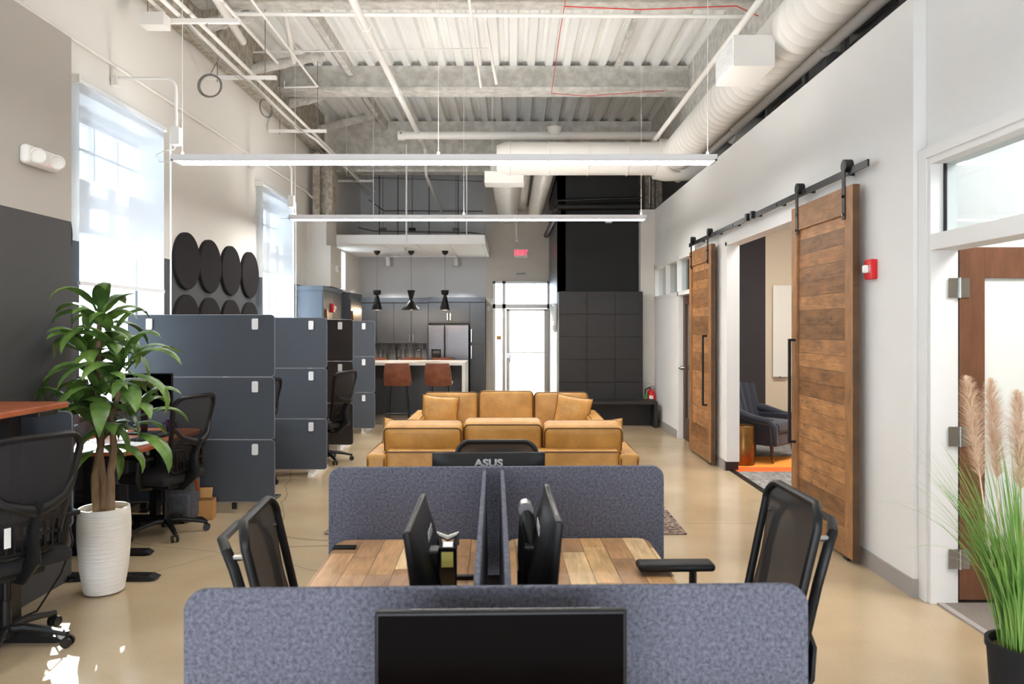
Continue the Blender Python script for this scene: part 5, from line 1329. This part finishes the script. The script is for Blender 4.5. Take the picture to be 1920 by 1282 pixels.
edges = [cx0+.04]+[-3.05+.62*i*1.0 for i in range(1, 5)]+[cx1-.04]
for i in range(5): MB().box(edges[i]+.008, edges[i+1]-.008, cy0+.04, cy1-.04, zc0+.012, zc0+.04).build('soffit_panel', 'canopy', t)
MB().box(cx0+.04, cx1-.04, cy0+.04, cy1-.04, zc0+.045, zc0+.06).build('backing_board', 'wire', t)
for i, px in enumerate((704, 740, 800, 856)):
    tag(MB().cyl((PX(px, 14), 14.4, zc0+.06), (PX(px, 14), 14.4, 5.2), .008, n=6).build('canopy_hanger', 'black_metal'), 'dark hanger rod above the kitchen canopy, %s from the left' % ['first', 'second', 'third', 'fourth'][i], 'rod')
for i, px in enumerate((718, 773, 855)):
    t = thing('hanger_box', 'small metal box on a hanger above the canopy, %s' % ['leftmost', 'middle, dark topped', 'rightmost'][i], 'box', (PX(px, 15.4), 15.4, PZ(430, 15.4)))
    MB().box(-.07, .07, -.04, .04, -.03, .03).cyl((0, 0, 0), (0, 0, 1.5), .006, n=6).build('bracket_box', 'wire' if i != 1 else 'black', t)
# canopy lights and pendants
def pendant(px, kind, label):
    D = 14.73; x = PX(px, D); t = thing('pendant_lamp', label, 'pendant lamp', (x, D, zc0), 0, 'pendant lamps over the island')
    MB().lathe([(0, -.075), (.02, -.072), (.055, -.04), (.066, -.0), (.064, .010)], 24).build('ceiling_rose', 'black_metal', t, True)
    ztop = PZ(544, D)-zc0; zbot = PZ(581, D)-zc0; zm = ztop+(zbot-ztop)*(.27 if kind == 0 else .5)
    MB().cyl((0, 0, -.05), (0, 0, ztop), .004, n=6).build('cord', 'wire', t)
    if kind == 0:
        up = [(.0, ztop), (.078, ztop), (.080, ztop-.035), (.068, zm+.025), (.03, zm+.004), (.014, zm)]; lo = [(.014, zm), (.035, zm-.012), (.108, zbot), (.103, zbot), (.03, zm-.02), (0, zm-.03)]
    else:
        up = [(.0, ztop), (.082, ztop), (.030, zm+.006), (.014, zm)]; lo = [(.014, zm), (.045, zm-.018), (.20, zbot+.012), (.205, zbot), (.195, zbot), (.04, zm-.03), (0, zm-.035)]
    MB().lathe(up, 28).build('upper_cup', 'black_metal', t, True); MB().lathe(lo, 32).build('lamp_shade', 'black_metal', t, True)
    MB().lathe([(0, zbot+.03), (.03, zbot+.035), (.035, zbot+.06), (0, zbot+.09)], 16).build('bulb', 'pend_in', t, True)
    l = bpy.data.lights.new('pendant_bulb', 'POINT'); l.energy = 12; l.color = (1, .72, .45); l.shadow_soft_size = .03
    l.energy = 9
    lo_ = bpy.data.objects.new('pendant_bulb', l); COL.objects.link(lo_); lo_.parent = t; lo_.location = (0, 0, zbot-.01)
pendant(707, 0, 'black pendant with a cup over a narrow cone, leftmost over the island'); pendant(771, 1, 'black pendant with a wide flat cone, middle one over the island'); pendant(834.5, 0, 'black pendant with a cup over a narrow cone, rightmost over the island')
for px, lab in ((729, 'silver cylinder downlight under the canopy, left of the middle pendant'), (857, 'silver cylinder downlight under the canopy, right of the last pendant')):
    D = 15.5; t = thing('cylinder_light', lab, 'downlight', (PX(px, D), D, PZ(499, D)))
    MB().lathe([(.08, 0), (.092, 0), (.094, .01), (.094, .18), (0, .18)], 24).lathe([(.08, 0), (.08, .04), (0, .04)], 24).build('housing', 'alu', t, True); MB().cyl((0, 0, .18), (0, 0, zc0+.0-PZ(499, D)), .012, n=8).build('stem', 'alu', t)
    MB().cyl((-.0, 0, .03), (0, 0, .035), .07, n=20).build('light_disc', 'lens', t)
    l = bpy.data.lights.new('downlight_spot', 'SPOT'); l.energy = 190; l.spot_size = radians(120); l.spot_blend = .6; l.shadow_soft_size = .07; l.color = (1, .98, .95)
    lo_ = bpy.data.objects.new('downlight_spot', l); COL.objects.link(lo_); lo_.parent = t; lo_.location = (0, 0, .01)
t = thing('camera_dome', 'small white dome camera under the left end of the canopy', 'camera', (PX(645, 15.2), 15.2, zc0)); MB().lathe([(.0, -.06), (.03, -.055), (.05, -.03), (.075, -.02), (.08, 0), (0, .01)], 20).build('case', 'pipe', t, True)
t = thing('canopy_sprinkler', 'tiny sprinkler head under the middle of the canopy', 'sprinkler', (PX(761, 14), 14.0, zc0)); MB().cyl((0, 0, 0), (0, 0, -.05), .012, n=8).cyl((0, 0, -.05), (0, 0, -.055), .03, n=12).build('sprinkler_head', 'alu', t)
# island
t = thing('kitchen_island', 'white kitchen island table with waterfall end', 'island', (0, 0, 0)); ix0, ix1, iy0, iy1, iz = -2.85, -.90, 13.7, 14.7, 1.035
MB().box(ix0, ix1, iy0, iy1, iz-.055, iz).build('worktop', 'quartz', t, bevel=.003)
MB().box(ix0+.06, ix1-.06, 14.2, 14.24, 0, iz-.055).build('knee_panel', 'charcoal_smooth', t)
MB().box(ix1-.06, ix1, iy0, iy1, 0, iz-.055).build('waterfall_end', 'quartz', t, bevel=.003); MB().box(ix0, ix0+.06, iy0, iy1, 0, iz-.055).build('waterfall_end', 'quartz', t, bevel=.003)
# stools
def stool(label, loc, rz, first=None):
    if first: return dup(first, label, loc, rz)
    t = thing('bar_stool', label, 'bar stool', loc, rz, 'brown leather bar stools')
    def sh(u, v, k):
        a = 2*u-1
        if v < .45: s = v/.45; y = .21-.37*s; z = .66-.025*sin(pi*s)+.03*a*a; wx = .22
        else: s = (v-.45)/.55; y = -.16-.13*s-.03*sin(pi*s); z = .66+.40*s; wx = .235*(1-.13*s*s)+.01*sin(pi*s); y += .07*a*a*(1-s*.3)
        off = .035
        nrm = (0, 0, off) if v < .45 else (0, off*.8, off*.2)
        return (a*wx, y+(nrm[1] if k == 0 else 0), z+(nrm[2] if k == 0 else 0))
    MB().slab(sh, 12, 20).build('bucket_seat', 'stool_leather', t, True)
    for sx in (-1, 1):
        MB().tube([(sx*.14, .13, .65), (sx*.19, .22, .0)], .009, 8).build('leg', 'black_metal', t, True); MB().tube([(sx*.14, -.12, .65), (sx*.21, -.24, .0)], .009, 8).build('leg', 'black_metal', t, True)
        MB().tube([(sx*.182, .20, .26), (sx*.195, -.20, .22)], .007, 6).build('side_rail', 'black_metal', t, True)
    MB().tube([(-.182, .20, .24), (.182, .20, .24)], .008, 8).build('foot_rail', 'black_metal', t, True); MB().tube([(-.198, -.21, .18), (.198, -.21, .18)], .007, 8).build('back_rail', 'black_metal', t, True)
    return t
s0 = stool('brown leather bar stool in front of the island, left one', (PX(746, 13.0), 13.05, 0), .06)
stool('brown leather bar stool in front of the island, right one', (PX(823, 13.0), 13.05, 0), -.05, s0)
stool('brown leather bar stool behind the island, left one, only its back top showing', (PX(772, 15.0), 14.97, 0), pi, s0)
stool('brown leather bar stool behind the island, right one by the fridge', (PX(826, 15.0), 14.97, 0), pi-.05, s0)
stool('brown leather bar stool at the left end of the island, seen side on', (PX(716, 14.5), 14.9, 0), pi+.9, s0)

# ================================================================== lounge beyond the barn doors
t = thing('armchair', 'navy upholstered armchair with a channelled back in the lounge', 'armchair', (3.22, 9.46, .011), radians(-138))
MB().rbox((0, .04, .30), .56, .62, .20, r=.04, n=3, m=4).build('seat_base', 'navy', t, True); MB().rbox((0, .07, .43), .54, .60, .13, r=.05, n=4, m=5, bulge=.2).build('seat_cushion', 'navy', t, True)
def bk(u, v, k):
    a = 2*u-1; yy = -.25-.16*v+.10*a*a; th = .10 if k else 0; rip = .012*abs(sin(u*pi*7)) if not k else 0
    return (a*(.33+.03*v), yy-th*(1-.4*v)+rip, .36+.56*v+.04*(1-a*a)*v)
MB().slab(bk, 42, 8).build('backrest', 'navy', t, True)
for sx in (-1, 1):
    MB().tube([(sx*.33, -.34, .62), (sx*.35, -.15, .60), (sx*.36, .1, .54), (sx*.36, .30, .52), (sx*.355, .36, .45), (sx*.34, .36, .24)], [.05, .055, .05, .048, .045, .04], 12).build('armrest', 'navy', t, True)
    MB().box(sx*.33-.035, sx*.33+.035, -.30, .34, .22, .56).build('arm_panel', 'navy', t, bevel=.015)
    for sy in (-.26, .30):
        l = MB().cyl((sx*.27, sy, 0), (sx*.26, sy*.92, .22), .014, .024, 12).build('leg', 'walnut_dark', t, True); MB().cyl((sx*.27, sy, 0), (sx*.269, sy*.995, .05), .016, .0175, 12).build('leg_ferrule', 'brass', l, True)
t = thing('drum_table', 'round aged-brass drum side table beside the navy armchair', 'side table', (PX(1393, 9.02), 9.02, .011))
MB().lathe([(.135, 0), (.14, .01), (.14, .47), (.132, .48), (.132, .475), (0, .472)], 36).build('drum', 'brass', t, True)
t = thing('wall_whiteboard', 'frameless pale glass board on the lounge wall', 'whiteboard', (0, 10.98, 0))
MB().box(PX(1450, 10.95), 5.2, -.02, -.01, PZ(706, 10.95), PZ(535, 10.95)).build('board', 'whiteboard', t); MB().cyl((PX(1462, 10.95), -.04, PZ(707, 10.95)), (PX(1462, 10.95), .02, PZ(707, 10.95)), .015, n=10).box(PX(1452, 10.95), PX(1475, 10.95), -.04, -.02, PZ(708, 10.95), PZ(706.5, 10.95)).build('standoff', 'chrome', t)
def fill_panel(label, x, y, z, w_, d_):  # unseen glowing panels, added to brighten the side rooms
    t = thing('added_fill_panel', label, 'added fill light', (x, y, z)); MB().box(-w_/2, w_/2, -d_/2, d_/2, 0, .04).build('housing', 'lamp_shell', t); MB().box(-w_/2+.03, w_/2-.03, -d_/2+.03, d_/2-.03, -.004, 0).build('diffuser', 'lens', t)
fill_panel('unseen fill panel added to light the lounge', 3.9, 8.2, 3.55, 1.6, 1.2)
fill_panel('unseen fill panel added to light the room behind the far transom windows', 3.9, 13.2, 3.5, 1.6, 1.2)
fill_panel('unseen fill panel added to light the open office', 4.2, 3.2, 3.55, 1.6, 1.2)
